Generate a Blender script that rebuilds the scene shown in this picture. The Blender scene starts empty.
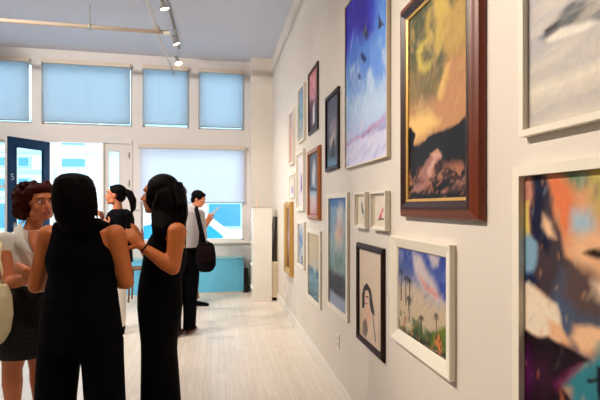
import bpy, bmesh, math, random
import numpy as np
from mathutils import Vector, Matrix, Euler
C = bpy.context.scene.collection
PI = math.pi
YAW = math.radians(10.92); c_, s_ = math.cos(YAW), math.sin(YAW)
W, EYE, F = 0.944, 1.5, 425.0          # right wall x, eye height, focal length in px
BY = 7.75                              # face of the back (street) wall
CEIL = 4.13

def P(px, py, z):                      # surveyed point: image position and depth -> metres in the room
    xc = (px-300)/F*z
    return Vector((xc*c_+z*s_, -xc*s_+z*c_, EYE-(py-207)*z/F))
def back(px, py, Y=BY):                # point of a plane parallel to the street wall
    u = (px-300)/F
    x = Y*(s_+u*c_)/(c_-u*s_); z = Y*c_+x*s_
    return x, EYE-(py-207)*z/F
def side(px, py, X):                   # point of a plane parallel to the right wall
    z = F*X/(c_*(px-218)); return (z-X*s_)/c_, EYE-(py-207)*z/F

# ---------------------------------------------------------------- materials
def lin(v):
    v = v/255.0
    return v/12.92 if v <= .04045 else ((v+.055)/1.055)**2.4
def rgb(t): return tuple(lin(v) for v in t)
MATS = {}
def mat(name, col, rough=.6, metal=0, spec=.4, noise=0, nscale=20, bump=0, bscale=80, sheen=0, coat=0, stretch=None, emit=None, sss=0):
    if name in MATS: return MATS[name]
    m = bpy.data.materials.new(name); m.use_nodes = True; MATS[name] = m
    nt = m.node_tree; b = nt.nodes['Principled BSDF']
    b.inputs['Base Color'].default_value = (*rgb(col), 1)
    b.inputs['Roughness'].default_value = rough; b.inputs['Metallic'].default_value = metal
    b.inputs['Specular IOR Level'].default_value = spec
    b.inputs['Sheen Weight'].default_value = sheen; b.inputs['Coat Weight'].default_value = coat
    if sss: b.inputs['Subsurface Weight'].default_value = sss; b.inputs['Subsurface Radius'].default_value = (.01,.004,.002)
    tc = nt.nodes.new('ShaderNodeTexCoord'); mp = nt.nodes.new('ShaderNodeMapping')
    nt.links.new(tc.outputs['Object'], mp.inputs[0])
    if stretch: mp.inputs['Scale'].default_value = stretch
    if noise:
        n = nt.nodes.new('ShaderNodeTexNoise'); n.inputs['Scale'].default_value = nscale; n.inputs['Detail'].default_value = 4
        nt.links.new(mp.outputs[0], n.inputs['Vector'])
        mx = nt.nodes.new('ShaderNodeMix'); mx.data_type = 'RGBA'
        c = rgb(col)
        mx.inputs['A'].default_value = (*[v*(1-noise) for v in c], 1); mx.inputs['B'].default_value = (*[min(1, v*(1+noise)) for v in c], 1)
        nt.links.new(n.outputs['Fac'], mx.inputs['Factor']); nt.links.new(mx.outputs['Result'], b.inputs['Base Color'])
    if bump:
        n2 = nt.nodes.new('ShaderNodeTexNoise'); n2.inputs['Scale'].default_value = bscale; n2.inputs['Detail'].default_value = 3
        nt.links.new(mp.outputs[0], n2.inputs['Vector'])
        bp = nt.nodes.new('ShaderNodeBump'); bp.inputs['Strength'].default_value = bump; bp.inputs['Distance'].default_value = .01
        nt.links.new(n2.outputs['Fac'], bp.inputs['Height']); nt.links.new(bp.outputs[0], b.inputs['Normal'])
    if emit:
        b.inputs['Emission Color'].default_value = (*rgb(emit[0]), 1); b.inputs['Emission Strength'].default_value = emit[1]
    return m

M_wall = mat('painted_plaster', (226,217,205), .55, noise=.02, nscale=3, bump=.05, bscale=60)
M_backwall = mat('painted_woodwork', (226,220,216), .5, noise=.02, nscale=5)
M_ceil = mat('ceiling_paint', (218,224,240), .8, noise=.02, nscale=2)
M_trim = mat('trim_paint', (238,232,222), .4)
M_white = mat('white_lacquer', (240,236,226), .4)
M_whiteframe = mat('white_frame_paint', (240,232,214), .45, noise=.03, nscale=30)
M_cream = mat('pale_maple', (234,218,186), .45, noise=.08, nscale=40, stretch=(1,1,.1))
M_blackframe = mat('espresso_frame', (40,18,12), .45, spec=.25, noise=.3, nscale=40)
M_darkred = mat('dark_mahogany', (46,16,12), .4, noise=.4, nscale=30, coat=.1)
M_mahog = mat('mahogany', (112,42,12), .4, noise=.45, nscale=18, stretch=(1,1,.25), coat=.12)
M_orange = mat('orange_oak', (176,100,40), .35, noise=.3, nscale=40, coat=.2)
M_gold = mat('gilded_wood', (204,160,86), .4, metal=.4, noise=.25, nscale=60)
M_mount = mat('mount_board', (238,230,214), .8)
M_metal = mat('brushed_nickel', (190,186,176), .3, metal=.9)
M_dark = mat('near_black', (14,13,14), .7)
M_plastic = mat('ivory_plastic', (236,228,212), .4)
M_bluedoor = mat('navy_door_paint', (8,46,78), .6, spec=.2, noise=.08, nscale=8)
M_aqua = mat('aqua_paint', (112,206,244), .5, noise=.03, nscale=6)

def floor_mat():
    m = bpy.data.materials.new('whitewashed_boards'); m.use_nodes = True; nt = m.node_tree; b = nt.nodes['Principled BSDF']
    tc = nt.nodes.new('ShaderNodeTexCoord'); mp = nt.nodes.new('ShaderNodeMapping')
    mp.inputs['Rotation'].default_value = (0,0,PI/2)
    nt.links.new(tc.outputs['Object'], mp.inputs[0])
    br = nt.nodes.new('ShaderNodeTexBrick'); br.inputs['Scale'].default_value = 1
    br.inputs['Brick Width'].default_value = .9; br.inputs['Row Height'].default_value = .062
    br.inputs['Mortar Size'].default_value = .0012; br.inputs['Mortar Smooth'].default_value = .3
    br.inputs['Color1'].default_value = (*rgb((232,220,206)),1); br.inputs['Color2'].default_value = (*rgb((240,230,216)),1)
    br.inputs['Mortar'].default_value = (*rgb((206,192,174)),1); br.offset = .37
    nt.links.new(mp.outputs[0], br.inputs['Vector'])
    mp2 = nt.nodes.new('ShaderNodeMapping'); mp2.inputs['Scale'].default_value = (30,1.6,1)
    nt.links.new(tc.outputs['Object'], mp2.inputs[0])
    n = nt.nodes.new('ShaderNodeTexNoise'); n.inputs['Scale'].default_value = 3; n.inputs['Detail'].default_value = 6
    nt.links.new(mp2.outputs[0], n.inputs['Vector'])
    rmp = nt.nodes.new('ShaderNodeValToRGB'); rmp.color_ramp.elements[0].position = .3; rmp.color_ramp.elements[1].position = .7
    rmp.color_ramp.elements[0].color = (.84,.80,.76,1); rmp.color_ramp.elements[1].color = (1,1,1,1)
    nt.links.new(n.outputs['Fac'], rmp.inputs[0])
    mx = nt.nodes.new('ShaderNodeMix'); mx.data_type = 'RGBA'; mx.blend_type = 'MULTIPLY'; mx.inputs['Factor'].default_value = .8
    nt.links.new(br.outputs['Color'], mx.inputs['A']); nt.links.new(rmp.outputs[0], mx.inputs['B'])
    nt.links.new(mx.outputs['Result'], b.inputs['Base Color'])
    b.inputs['Roughness'].default_value = .36; b.inputs['Specular IOR Level'].default_value = .45
    return m
def glass_mat():
    m = bpy.data.materials.new('window_glass'); m.use_nodes = True; nt = m.node_tree
    nt.nodes.remove(nt.nodes['Principled BSDF']); out = nt.nodes['Material Output']
    t = nt.nodes.new('ShaderNodeBsdfTransparent'); t.inputs[0].default_value = (.90,.97,.98,1)
    g = nt.nodes.new('ShaderNodeBsdfGlossy'); g.inputs['Roughness'].default_value = .03
    fr = nt.nodes.new('ShaderNodeFresnel'); fr.inputs[0].default_value = 1.3
    mx = nt.nodes.new('ShaderNodeMixShader'); nt.links.new(fr.outputs[0], mx.inputs[0])
    nt.links.new(t.outputs[0], mx.inputs[1]); nt.links.new(g.outputs[0], mx.inputs[2]); nt.links.new(mx.outputs[0], out.inputs[0])
    return m
def cloth_light_mat(name, col, tr):                       # thin cloth that lets daylight through
    m = bpy.data.materials.new(name); m.use_nodes = True; nt = m.node_tree
    nt.nodes.remove(nt.nodes['Principled BSDF']); out = nt.nodes['Material Output']
    d = nt.nodes.new('ShaderNodeBsdfDiffuse'); d.inputs[0].default_value = (*rgb(col),1)
    t = nt.nodes.new('ShaderNodeBsdfTranslucent'); t.inputs[0].default_value = (*rgb(tr),1)
    w = nt.nodes.new('ShaderNodeTexNoise'); w.inputs['Scale'].default_value = 1.0; w.inputs['Detail'].default_value = 2
    tc = nt.nodes.new('ShaderNodeTexCoord'); mp = nt.nodes.new('ShaderNodeMapping'); mp.inputs['Scale'].default_value = (12,1,.6)
    nt.links.new(tc.outputs['Object'], mp.inputs[0]); nt.links.new(mp.outputs[0], w.inputs['Vector'])
    bp = nt.nodes.new('ShaderNodeBump'); bp.inputs['Strength'].default_value = .15; bp.inputs['Distance'].default_value = .05
    nt.links.new(w.outputs['Fac'], bp.inputs['Height'])
    nt.links.new(bp.outputs[0], d.inputs['Normal']); nt.links.new(bp.outputs[0], t.inputs['Normal'])
    mx = nt.nodes.new('ShaderNodeMixShader'); mx.inputs[0].default_value = .85
    nt.links.new(d.outputs[0], mx.inputs[1]); nt.links.new(t.outputs[0], mx.inputs[2]); nt.links.new(mx.outputs[0], out.inputs[0])
    return m
M_glass = glass_mat()
M_blind = cloth_light_mat('blind_cloth', (236,234,238), (232,222,228)); M_blind2 = cloth_light_mat('dense_blind_cloth', (200,206,212), (174,184,194))
M_frost = cloth_light_mat('frosted_glass', (225,236,240), (225,245,252))

# ---------------------------------------------------------------- mesh helpers
def obj(name, bm, m, parent=None, smooth=False, bevel=0):
    me = bpy.data.meshes.new(name); bmesh.ops.recalc_face_normals(bm, faces=bm.faces)
    bm.to_mesh(me); bm.free()
    if smooth:
        for p in me.polygons: p.use_smooth = True
    o = bpy.data.objects.new(name, me); C.objects.link(o)
    for mm in (m if isinstance(m, (list, tuple)) else [m]): me.materials.append(mm)
    if parent:
        me.transform(Matrix.Translation(-parent.location)); o.parent = parent
    if bevel:
        b = o.modifiers.new('bevel', 'BEVEL'); b.width = bevel; b.segments = 2; b.limit_method = 'ANGLE'
    return o
def thing(name, label, cat, loc, group=None):
    o = bpy.data.objects.new(name, None); C.objects.link(o); o.location = loc; o.empty_display_size = .1
    o['label'] = label; o['category'] = cat
    if group: o['group'] = group
    return o
def tag(o, label, cat, group=None):
    o['label'] = label; o['category'] = cat
    if group: o['group'] = group
    return o
def recentre(o):                                          # give a one-mesh thing its own origin at its base
    vs = [v.co for v in o.data.vertices]
    cx = sum(v.x for v in vs)/len(vs); cy = sum(v.y for v in vs)/len(vs); cz = min(v.z for v in vs)
    o.data.transform(Matrix.Translation((-cx,-cy,-cz))); o.location = (cx,cy,cz); return o
def struct(name, bm, m, parent=None, **k):
    o = obj(name, bm, m, parent, **k)
    if not parent: o['kind'] = 'structure'
    return o
def box(bm, x0, x1, y0, y1, z0, z1, M=None):
    r = bmesh.ops.create_cube(bm, size=1)
    m = Matrix.Translation(((x0+x1)/2,(y0+y1)/2,(z0+z1)/2)) @ Matrix.Diagonal((abs(x1-x0),abs(y1-y0),abs(z1-z0),1))
    bmesh.ops.transform(bm, matrix=(M @ m) if M else m, verts=r['verts']); return r['verts']
def B(*a, **k):
    bm = bmesh.new(); box(bm, *a, **k); return bm
def cyl(bm, p0, p1, r0, r1=None, seg=16, caps=True):
    p0, p1 = Vector(p0), Vector(p1); r1 = r0 if r1 is None else r1; d = p1-p0
    M = Matrix.Translation((p0+p1)/2) @ d.to_track_quat('Z','Y').to_matrix().to_4x4()
    bmesh.ops.create_cone(bm, cap_ends=caps, segments=seg, radius1=max(r0,1e-4), radius2=max(r1,1e-4), depth=d.length, matrix=M)
def ball(bm, p, r, R=None, seg=16):
    if not hasattr(r, '__len__'): r = (r,r,r)
    M = Matrix.Translation(p) @ (R.to_4x4() if R else Matrix()) @ Matrix.Diagonal((*r,1))
    bmesh.ops.create_uvsphere(bm, u_segments=seg, v_segments=seg//2+2, radius=1, matrix=M)
def cap(bm, p0, r0, p1, r1, seg=14):
    cyl(bm, p0, p1, r0, r1, seg); ball(bm, p0, r0, seg=seg); ball(bm, p1, r1, seg=seg)
def chain(bm, pts, rs, seg=12):
    for i in range(len(pts)-1): cap(bm, pts[i], rs[i], pts[i+1], rs[i+1], seg)
def loft(bm, rings, n=28, fold=0, seed=0, close=True):    # ring: (centre, right axis*halfwidth, front axis*halfdepth)
    rnd = random.Random(seed); ph = [rnd.uniform(0,6.28) for _ in range(4)]
    L = []
    for k, (ce, a, b) in enumerate(rings):
        row = []
        for i in range(n):
            t = 2*PI*i/n
            q = 1
            if fold: q = 1+fold*(k/len(rings))*(math.sin(5*t+ph[0])+.6*math.sin(9*t+ph[1]))
            row.append(bm.verts.new(ce + a*math.cos(t)*q + b*math.sin(t)*q))
        L.append(row)
    for r0, r1 in zip(L, L[1:]):
        for i in range(n): bm.faces.new((r0[i], r0[(i+1)%n], r1[(i+1)%n], r1[i]))
    if close: bm.faces.new(L[0]); bm.faces.new(L[-1][::-1])
def tube(bm, pts, r, seg=8):
    pts = [Vector(p) for p in pts]; up = Vector((0,0,1)); L = []
    for i, p in enumerate(pts):
        d = (pts[min(i+1,len(pts)-1)]-pts[max(i-1,0)]).normalized()
        a = d.cross(up); a = a.normalized() if a.length > .05 else Vector((1,0,0)); b = d.cross(a)
        rr = r[i] if hasattr(r,'__len__') else r
        L.append([bm.verts.new(p+(a*math.cos(2*PI*k/seg)+b*math.sin(2*PI*k/seg))*rr) for k in range(seg)])
    for r0, r1 in zip(L, L[1:]):
        for i in range(seg): bm.faces.new((r0[i], r0[(i+1)%seg], r1[(i+1)%seg], r1[i]))
    bm.faces.new(L[0]); bm.faces.new(L[-1][::-1])
def grid_wall(bm, axis, p0, p1, u0, u1, z0, z1, holes):   # a wall slab with rectangular openings
    us = sorted({u0,u1,*[h[0] for h in holes],*[h[1] for h in holes]}); zs = sorted({z0,z1,*[h[2] for h in holes],*[h[3] for h in holes]})
    us = [u for u in us if u0 <= u <= u1]; zs = [z for z in zs if z0 <= z <= z1]
    for a, b in zip(us, us[1:]):
        run = None
        for cc, d in zip(zs, zs[1:]):
            mu, mz = (a+b)/2, (cc+d)/2
            inside = any(h[0] < mu < h[1] and h[2] < mz < h[3] for h in holes)
            if not inside: run = (run[0], d) if run else (cc, d)
            if inside and run: box(bm, a, b, p0, p1, *run); run = None
        if run: box(bm, a, b, p0, p1, *run)

# ---------------------------------------------------------------- room shell
XL, YN = -5.0, -3.0
struct('floor', B(XL-.1, W+.1, YN-.1, BY+.3, -.1, 0), floor_mat())
struct('ceiling', B(XL-.1, W+.1, YN-.1, BY+.3, CEIL, CEIL+.1), M_ceil)
struct('wall_right', B(W, W+.12, YN, BY+.3, 0, CEIL), M_wall)
struct('wall_left', B(XL-.12, XL, YN, BY+.3, 0, CEIL), M_wall)
struct('wall_front', B(XL, W, YN-.12, YN, 0, CEIL), M_wall)
PX0 = back(251, 207, 7.5)[0]
struct('wall_corner', B(PX0, W, 7.5, BY+.3, 0, CEIL), M_wall)
def wx(px): return back(px, 207)[0]
def wz(px, py): return back(px, py)[1]
ZU0, ZU1 = wz(165,127.8), wz(165,68.5)
win_up = [(wx(-95), wx(31.5)), (wx(41), wx(132)), (wx(142.5), wx(189)), (wx(198.5), wx(244))]
ZB0, ZB1 = wz(190,241), wz(190,147)
big = (wx(140.5), wx(244), ZB0, ZB1)
ZD = wz(75,141.5)
door_open = (wx(47.5), wx(103), 0, ZD)
door_side = (wx(103), wx(131), 0, ZD)
side_light = (wx(12), wx(43.5), .12, ZD)
left_win = (wx(-60), wx(4.5), .75, ZD)
holes = [(a,b,ZU0,ZU1) for a,b in win_up] + [big, door_open, door_side, side_light, left_win]
bm = bmesh.new(); grid_wall(bm, 'x', BY, BY+.22, XL, PX0, 0, CEIL, holes)
struct('wall_back', bm, M_backwall)
struct('baseboard_right', B(W-.015, W, YN, 7.5, 0, .13), M_trim, bevel=.004)
bm = bmesh.new()
for a, b in ((XL, left_win[1]+.05), (door_side[1], PX0)): box(bm, a, b, BY-.015, BY, 0, .13)
struct('baseboard_back', bm, M_trim, bevel=.004)
struct('trim_1', B(door_side[1]+.03, PX0-.01, BY-.07, BY, ZB0-.05, ZB0-.012), M_trim, bevel=.005)   # window stool
# street windows
def sash(n, x0, x1, z0, z1, fw=.035, mull=()):
    bm = bmesh.new()
    box(bm, x0, x0+fw, BY+.08, BY+.13, z0, z1); box(bm, x1-fw, x1, BY+.08, BY+.13, z0, z1)
    box(bm, x0, x1, BY+.08, BY+.13, z0, z0+fw); box(bm, x0, x1, BY+.08, BY+.13, z1-fw, z1)
    for k in mull: box(bm, x0, x1, BY+.08, BY+.13, k-.02, k+.02)
    o = struct('window_%d' % n, bm, M_trim, bevel=.003)
    g = obj('pane', B(x0+fw/2, x1-fw/2, BY+.1, BY+.106, z0+fw/2, z1-fw/2), M_glass); g.parent = o
for i, (a, b) in enumerate(win_up): sash(i+1, a, b, ZU0, ZU1)
sash(5, big[0], big[1], ZB0, ZB1, .03)
sash(7, side_light[0], side_light[1], side_light[2], side_light[3], .03)
sash(6, left_win[0], left_win[1], left_win[2], left_win[3], .03, mull=(wz(2,186),))
# roller blinds
def blind(x0, x1, ztop, zbot, label, y=BY-.012, r=.03):
    t = thing('roller_blind', label, 'blind', ((x0+x1)/2, y, zbot), 'roller blinds on the street windows')
    bm = bmesh.new(); box(bm, x0-.012, x1+.012, y-.075, y+.01, ztop-.075, ztop)
    obj('cassette', bm, M_cassette, t, bevel=.008)
    bm = bmesh.new(); n = 24; vs = []
    for k in range(n+1):
        x = x0+(x1-x0)*k/n; dy = .003*math.sin(k*1.9)
        vs.append((bm.verts.new((x, y-.03+dy*.2, ztop-.04)), bm.verts.new((x, y-.03+dy, zbot))))
    for a, b in zip(vs, vs[1:]): bm.faces.new((a[0], b[0], b[1], a[1]))
    obj('cloth', bm, M_blind if 'lower' in label else M_blind2, t, smooth=True)
    bm = bmesh.new(); cyl(bm, (x0, y-.03, zbot), (x1, y-.03, zbot), .009)
    obj('bottom_rail', bm, M_rail, t)
M_cassette = mat('blind_cassette', (214,200,182), .5)
M_rail = mat('blind_rail', (150,168,176), .5)
bl = ['roller blind on the upper window cut off by the left picture edge', 'widest upper roller blind, above the open doorway',
      'narrow upper roller blind between the widest one and the right-hand one', 'narrow upper roller blind nearest the right wall']
for i, (a, b) in enumerate(win_up):
    blind(a+(.05 if i in (1,) else .02), b-.02, ZU1+.03, ZU0+.035+(.02 if i==2 else 0), bl[i])
blind(big[0]-.01, big[1]+.01, ZB1+.03, wz(205,202.5), 'large lower roller blind pulled most of the way down over the shop window')
# the beige side door beside the doorway, with frosted pane
def door_leaf(name, x0, x1, z1, gx0, gx1, gz0, gz1, m, th=.045, rail=None):
    bm = bmesh.new(); grid_wall(bm, 'x', 0, th, x0, x1, 0.01, z1, [(gx0,gx1,gz0,gz1)])
    bmesh.ops.remove_doubles(bm, verts=bm.verts, dist=1e-5)
    o = struct(name, bm, m)
    fr = bmesh.new()
    for a,b,c,d in ((gx0,gx0+.012,gz0,gz1),(gx1-.012,gx1,gz0,gz1),(gx0,gx1,gz0,gz0+.012),(gx0,gx1,gz1-.012,gz1)): box(fr,a,b,-.006,th+.006,c,d)
    f = obj('glazing_bead', fr, m); f.parent = o
    return o
sx0, sx1 = door_side[0]+.005, door_side[1]-.005
d2 = door_leaf('door_2', sx0, sx1, ZD-.01, wx(107.5), wx(119.5), .95, wz(113,150.5), M_backwall); d2.location = (0, BY+.03, 0)
g = obj('pane', B(wx(107.5), wx(119.5), .018, .026, .95, wz(113,150.5)), M_frost); g.parent = d2
hb = bmesh.new()
for z in (wz(128,155), wz(128,183), .4): cyl(hb, (sx1-.03, -.012, z-.05), (sx1-.03, -.012, z+.05), .012)
hg = obj('hinge', hb, M_metal); hg.parent = d2
# casing of the doorway
bm = bmesh.new()
for x in (door_open[0]-.03, door_open[1]-.012, door_side[1]-.004): box(bm, x, x+.03, BY-.02, BY+.1, 0, ZD)
box(bm, door_open[0]-.03, door_side[1]+.026, BY-.02, BY, ZD-.01, ZD+.05)
struct('trim_2', bm, M_backwall, bevel=.003)
# handle on the post between door and shop window
t = thing('door_handle', 'white lever handle on the post left of the shop window', 'handle', (wx(137), BY, wz(137,213)))
bm = bmesh.new(); z = wz(137,209); x = wx(137)
cyl(bm, (x, BY, z), (x, BY-.015, z), .028); obj('rose', bm, M_white, t)
bm = bmesh.new(); cyl(bm, (x, BY-.01, z), (x, BY-.05, z), .009); cap(bm, (x, BY-.05, z), .01, (x-.08, BY-.05, z), .009); obj('lever', bm, M_white, t)
# the navy street door, standing open into the room
hinge = Vector((door_open[0]+.01, BY-.01, 0)); free = Vector((-3.14, 7.17, 0))
L = (free-hinge).length; ang = math.atan2(free.y-hinge.y, free.x-hinge.x)
dz = ZD-.03
d1 = door_leaf('door_1', 0, L, dz, .10, L-.10, .28, dz-.14, M_bluedoor)
g = obj('pane', B(.10, L-.10, .018, .024, .28, dz-.14), M_glass); g.parent = d1
cu = bpy.data.curves.new('numeral', 'FONT'); cu.body = '5'; cu.size = .14; cu.extrude = .0015; cu.align_x = 'CENTER'
num = bpy.data.objects.new('door_numeral', cu); C.objects.link(num); cu.materials.append(mat('grey_vinyl', (150,165,175), .5))
num.parent = d1; num.location = (L-.05, .047, wz(12,182)); num.rotation_euler = (PI/2, 0, PI)
pb = bmesh.new(); cap(pb, (L-.05,.09,.95), .012, (L-.05,.09,1.25), .012); cyl(pb, (L-.05,.04,.98),(L-.05,.09,.98),.008); cyl(pb,(L-.05,.04,1.22),(L-.05,.09,1.22),.008)
ph = obj('door_handle', pb, M_metal); ph.parent = d1
d1.location = hinge; d1.rotation_euler = (0,0,ang)

# ---------------------------------------------------------------- fittings in the room
# aqua window bench
ax0, ax1 = wx(128), back(243.5,290,7.5)[0]
t = thing('window_bench', 'aqua painted box bench along the wall under the shop window', 'bench', ((ax0+ax1)/2, 7.6, 0))
obj('body', B(ax0, ax1, 7.48, 7.73, .03, .60), M_aqua, t, bevel=.004)
obj('top_board', B(ax0-.01, ax1+.005, 7.465, 7.73, .60, .625), mat('aqua_top', (150,205,214), .45), t, bevel=.004)
obj('plinth', B(ax0, ax1-.02, 7.49, 7.72, 0, .03), M_white, t)
o = recentre(obj('speaker_box', B(ax1+.02, ax1+.085, 7.5, 7.62, 0, .42), M_dark, bevel=.006))
tag(o, 'small black upright box on the floor between aqua bench and white pedestal', 'box')
# wood stool seen behind the standing woman
t = thing('wooden_stool', 'brown wooden stool in front of the aqua bench between the two women in black', 'stool', (wx(139)+.12, 7.2, 0))
sx, sy = t.location.x, t.location.y
obj('seat', B(sx-.17, sx+.17, sy-.15, sy+.15, .50, .535), mat('stool_wood', (112,74,44), .5, noise=.2, nscale=20), t, bevel=.006)
for a in (-1,1):
    for b in (-1,1):
        bm = bmesh.new(); cyl(bm, (sx+a*.16, sy+b*.14, 0), (sx+a*.13, sy+b*.11, .505), .014, .017); obj('leg', bm, MATS['stool_wood'], t)
# tall white pedestal with slots on its left side
yb = P(253,302,6.71).y; xb0 = P(253,302,6.71).x; xb1 = P(272.4,302,6.71).x
t = thing('tall_pedestal', 'tall white shelving box standing near the back right corner', 'pedestal', ((xb0+xb1)/2, yb+.15, 0))
obj('body', B(xb0, xb1, yb, yb+.34, 0, 1.49), M_white, t, bevel=.004)
obj('top_cap', B(xb0-.004, xb1+.004, yb-.004, yb+.345, 1.49, 1.505), mat('grey_cap', (196,190,180), .5), t)
for k in range(4):
    obj('shelf', B(xb0-.022, xb0, yb+.03, yb+.31, .2+.36*k, .22+.36*k), M_white, t)
o = recentre(obj('white_post', B(xb0+.07, xb0+.10, yb+.2, yb+.23, 1.505, 1.66), mat('pinkish_white', (236,208,190), .5), bevel=.003))
tag(o, 'small white upright block standing on top of the tall white box', 'block')
# radiator cover & leaning panels between pedestal and wall
rx0, rx1, ry = xb1+.006, W-.002, yb+.01
t = thing('radiator', 'narrow cream ribbed radiator on the floor beside the tall white box', 'radiator', ((rx0+rx1)/2, ry+.2, 0))
bm = bmesh.new(); box(bm, rx0, rx1, ry+.012, ry+.45, .05, .62); obj('body', bm, M_cream2 if 'M_cream2' in globals() else mat('radiator_enamel', (240,226,200), .4), t, bevel=.005)
for k in range(5):
    xk = rx0+.008+(rx1-rx0-.016)*k/4
    for q in range(3):
        obj('fin', B(xk-.004, xk+.004, ry, ry+.014, .09+.18*q, .24+.18*q), MATS['radiator_enamel'], t)
bm = bmesh.new(); box(bm, rx0+.02, rx1-.02, ry+.03, ry+.42, 0, .05); obj('foot', bm, M_dark, t)
def lean(y, h, x, w, m, label, name='leaning_board'):
    R = Matrix.Translation((x, y, .622)) @ Matrix.Rotation(math.radians(5), 4, 'Y')
    bm = bmesh.new(); box(bm, -.012, .012, 0, w, 0, h, M=R)
    o = recentre(obj(name, bm, m, bevel=.003)); tag(o, label, 'panel'); return o
lean(yb+.13, .72, rx0+.022, .40, mat('dark_panel', (58,48,44), .4), 'dark upright panel leaning on top of the radiator beside the tall white box')
lean(yb+.16, .66, rx0+.052, .34, mat('grey_panel', (128,116,104), .4), 'grey brown upright panel leaning behind the dark one on the radiator')
# wall outlets
def outlet(px, py, h, w, label, name='wall_outlet'):
    y, z = side(px, py, W)
    t = thing(name, label, 'outlet', (W, y, z-h/2))
    obj('cover_plate', B(W-.007, W, y-w/2, y+w/2, z-h/2, z+h/2), M_plastic, t, bevel=.003)
    for s in (-1,1):
        bm = bmesh.new(); cyl(bm, (W-.006, y, z+s*h*.2), (W-.0095, y, z+s*h*.2), .016); obj('socket', bm, mat('socket_ivory', (206,196,178), .5), t)
outlet(338.5, 341, .12, .075, 'ivory power outlet on the right wall below the tall blue picture')
outlet(284.5, 287, .11, .07, 'ivory outlet at the far end of the right wall below the gold frame')

# sprinkler pipes
M_pipe = mat('pipe_paint', (214,194,172), .45); M_pipe2 = mat('thin_pipe_paint', (225,220,216), .45)
tee = Vector((-.80, 5.96, 3.85))
t = thing('ceiling_pipe', 'cream sprinkler pipe running across the room below the ceiling with capped tee', 'pipe', (tee.x, tee.y, tee.z))
bm = bmesh.new(); cyl(bm, (XL, tee.y, tee.z), (tee.x+.1, tee.y, tee.z), .026); obj('cross_pipe', bm, M_pipe, t, smooth=True)
bm = bmesh.new(); cyl(bm, (tee.x+.08, tee.y, tee.z), (tee.x+.17, tee.y, tee.z), .036, .034); obj('end_cap', bm, mat('cap_white', (240,232,220), .4), t)
bm = bmesh.new(); cyl(bm, (tee.x, tee.y-.08, tee.z+.03), (tee.x, tee.y+.04, tee.z+.03), .04); cyl(bm, tee, tee+Vector((0,0,.06)), .035); obj('tee_fitting', bm, M_pipe, t)
bm = bmesh.new(); cyl(bm, (tee.x, YN, tee.z+.03), (tee.x, tee.y, tee.z+.03), .024); obj('main_pipe', bm, M_pipe2, t, smooth=True)
bm = bmesh.new(); cyl(bm, (tee.x, tee.y, tee.z), (tee.x+.03, BY-.05, tee.z), .013); obj('branch_pipe', bm, M_pipe2, t, smooth=True)
bm = bmesh.new(); cyl(bm, (tee.x+.03, BY-.05, tee.z-.06), (tee.x+.03, BY-.05, tee.z+.02), .016); obj('sprinkler_head', bm, M_metal, t)
hx = back(90,25,5.96)[0]
bm = bmesh.new(); cyl(bm, (hx, tee.y, tee.z), (hx, tee.y, CEIL), .006); cyl(bm, (hx, tee.y, tee.z-.03),(hx,tee.y,tee.z+.035),.03); obj('hanger_rod', bm, M_metal, t)
# track and track lights
TX = -.62
def track(x, y0, y1, label):
    t = thing('lighting_track', label, 'track', (x, (y0+y1)/2, CEIL-.05))
    obj('rail', B(x-.017, x+.017, y0, y1, CEIL-.045, CEIL-.012), mat('track_grey', (150,144,138), .4, metal=.5), t, bevel=.003)
    for y in np.linspace(y0+.2, y1-.2, 5):
        bm = bmesh.new(); cyl(bm, (x, y, CEIL-.015), (x, y, CEIL), .03); obj('mounting_cap', bm, M_metal, t)
track(TX, .6, 7.2, 'grey lighting track on the ceiling running to the window wall')
track(-2.1, .2, 4.4, 'grey lighting track on the ceiling above the group of people')
track(-3.4, .2, 4.6, 'added unseen ceiling track for fill lights, nearest the left wall')  # added out of view, only carries the fill lamps
M_lens = mat('lit_lens', (255,240,205), .3, emit=((255,226,170), 14))
def lamp(x, y, target, label, power, spot=55, drop=.16, size=.05, group='track lights', rg=False, col=(1,.86,.73)):
    top = Vector((x, y, CEIL-.045)); hd = Vector((x, y, CEIL-.045-drop)); d = (Vector(target)-hd).normalized()
    t = thing('track_light', label, 'lamp', top, group)
    bm = bmesh.new(); box(bm, x-.014, x+.014, y-.05, y+.05, top.z-.028, top.z); obj('adapter', bm, M_metal, t, bevel=.003)
    bm = bmesh.new(); cyl(bm, top-Vector((0,0,.02)), hd, .007); obj('stem', bm, M_metal, t)
    bm = bmesh.new(); cap(bm, hd-d*.05, .024, hd+d*.0, .026); obj('socket', bm, M_metal, t, smooth=True)
    bm = bmesh.new(); cyl(bm, hd-d*.01, hd+d*.07, .026, .054, 24, caps=False); obj('reflector', bm, M_metal, t, smooth=True)
    bm = bmesh.new(); cyl(bm, hd+d*.055, hd+d*.06, .047, .048, 24); obj('lens', bm, M_lens, t)
    ld = bpy.data.lights.new('spot_bulb', 'SPOT'); ld.energy = power; ld.spot_size = math.radians(spot); ld.spot_blend = .7; ld.color = col; ld.shadow_soft_size = size
    lo = bpy.data.objects.new('bulb', ld); C.objects.link(lo); lo.parent = t; lo.location = hd+d*.08-top
    lo.rotation_euler = d.to_track_quat('-Z','Y').to_euler()
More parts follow.
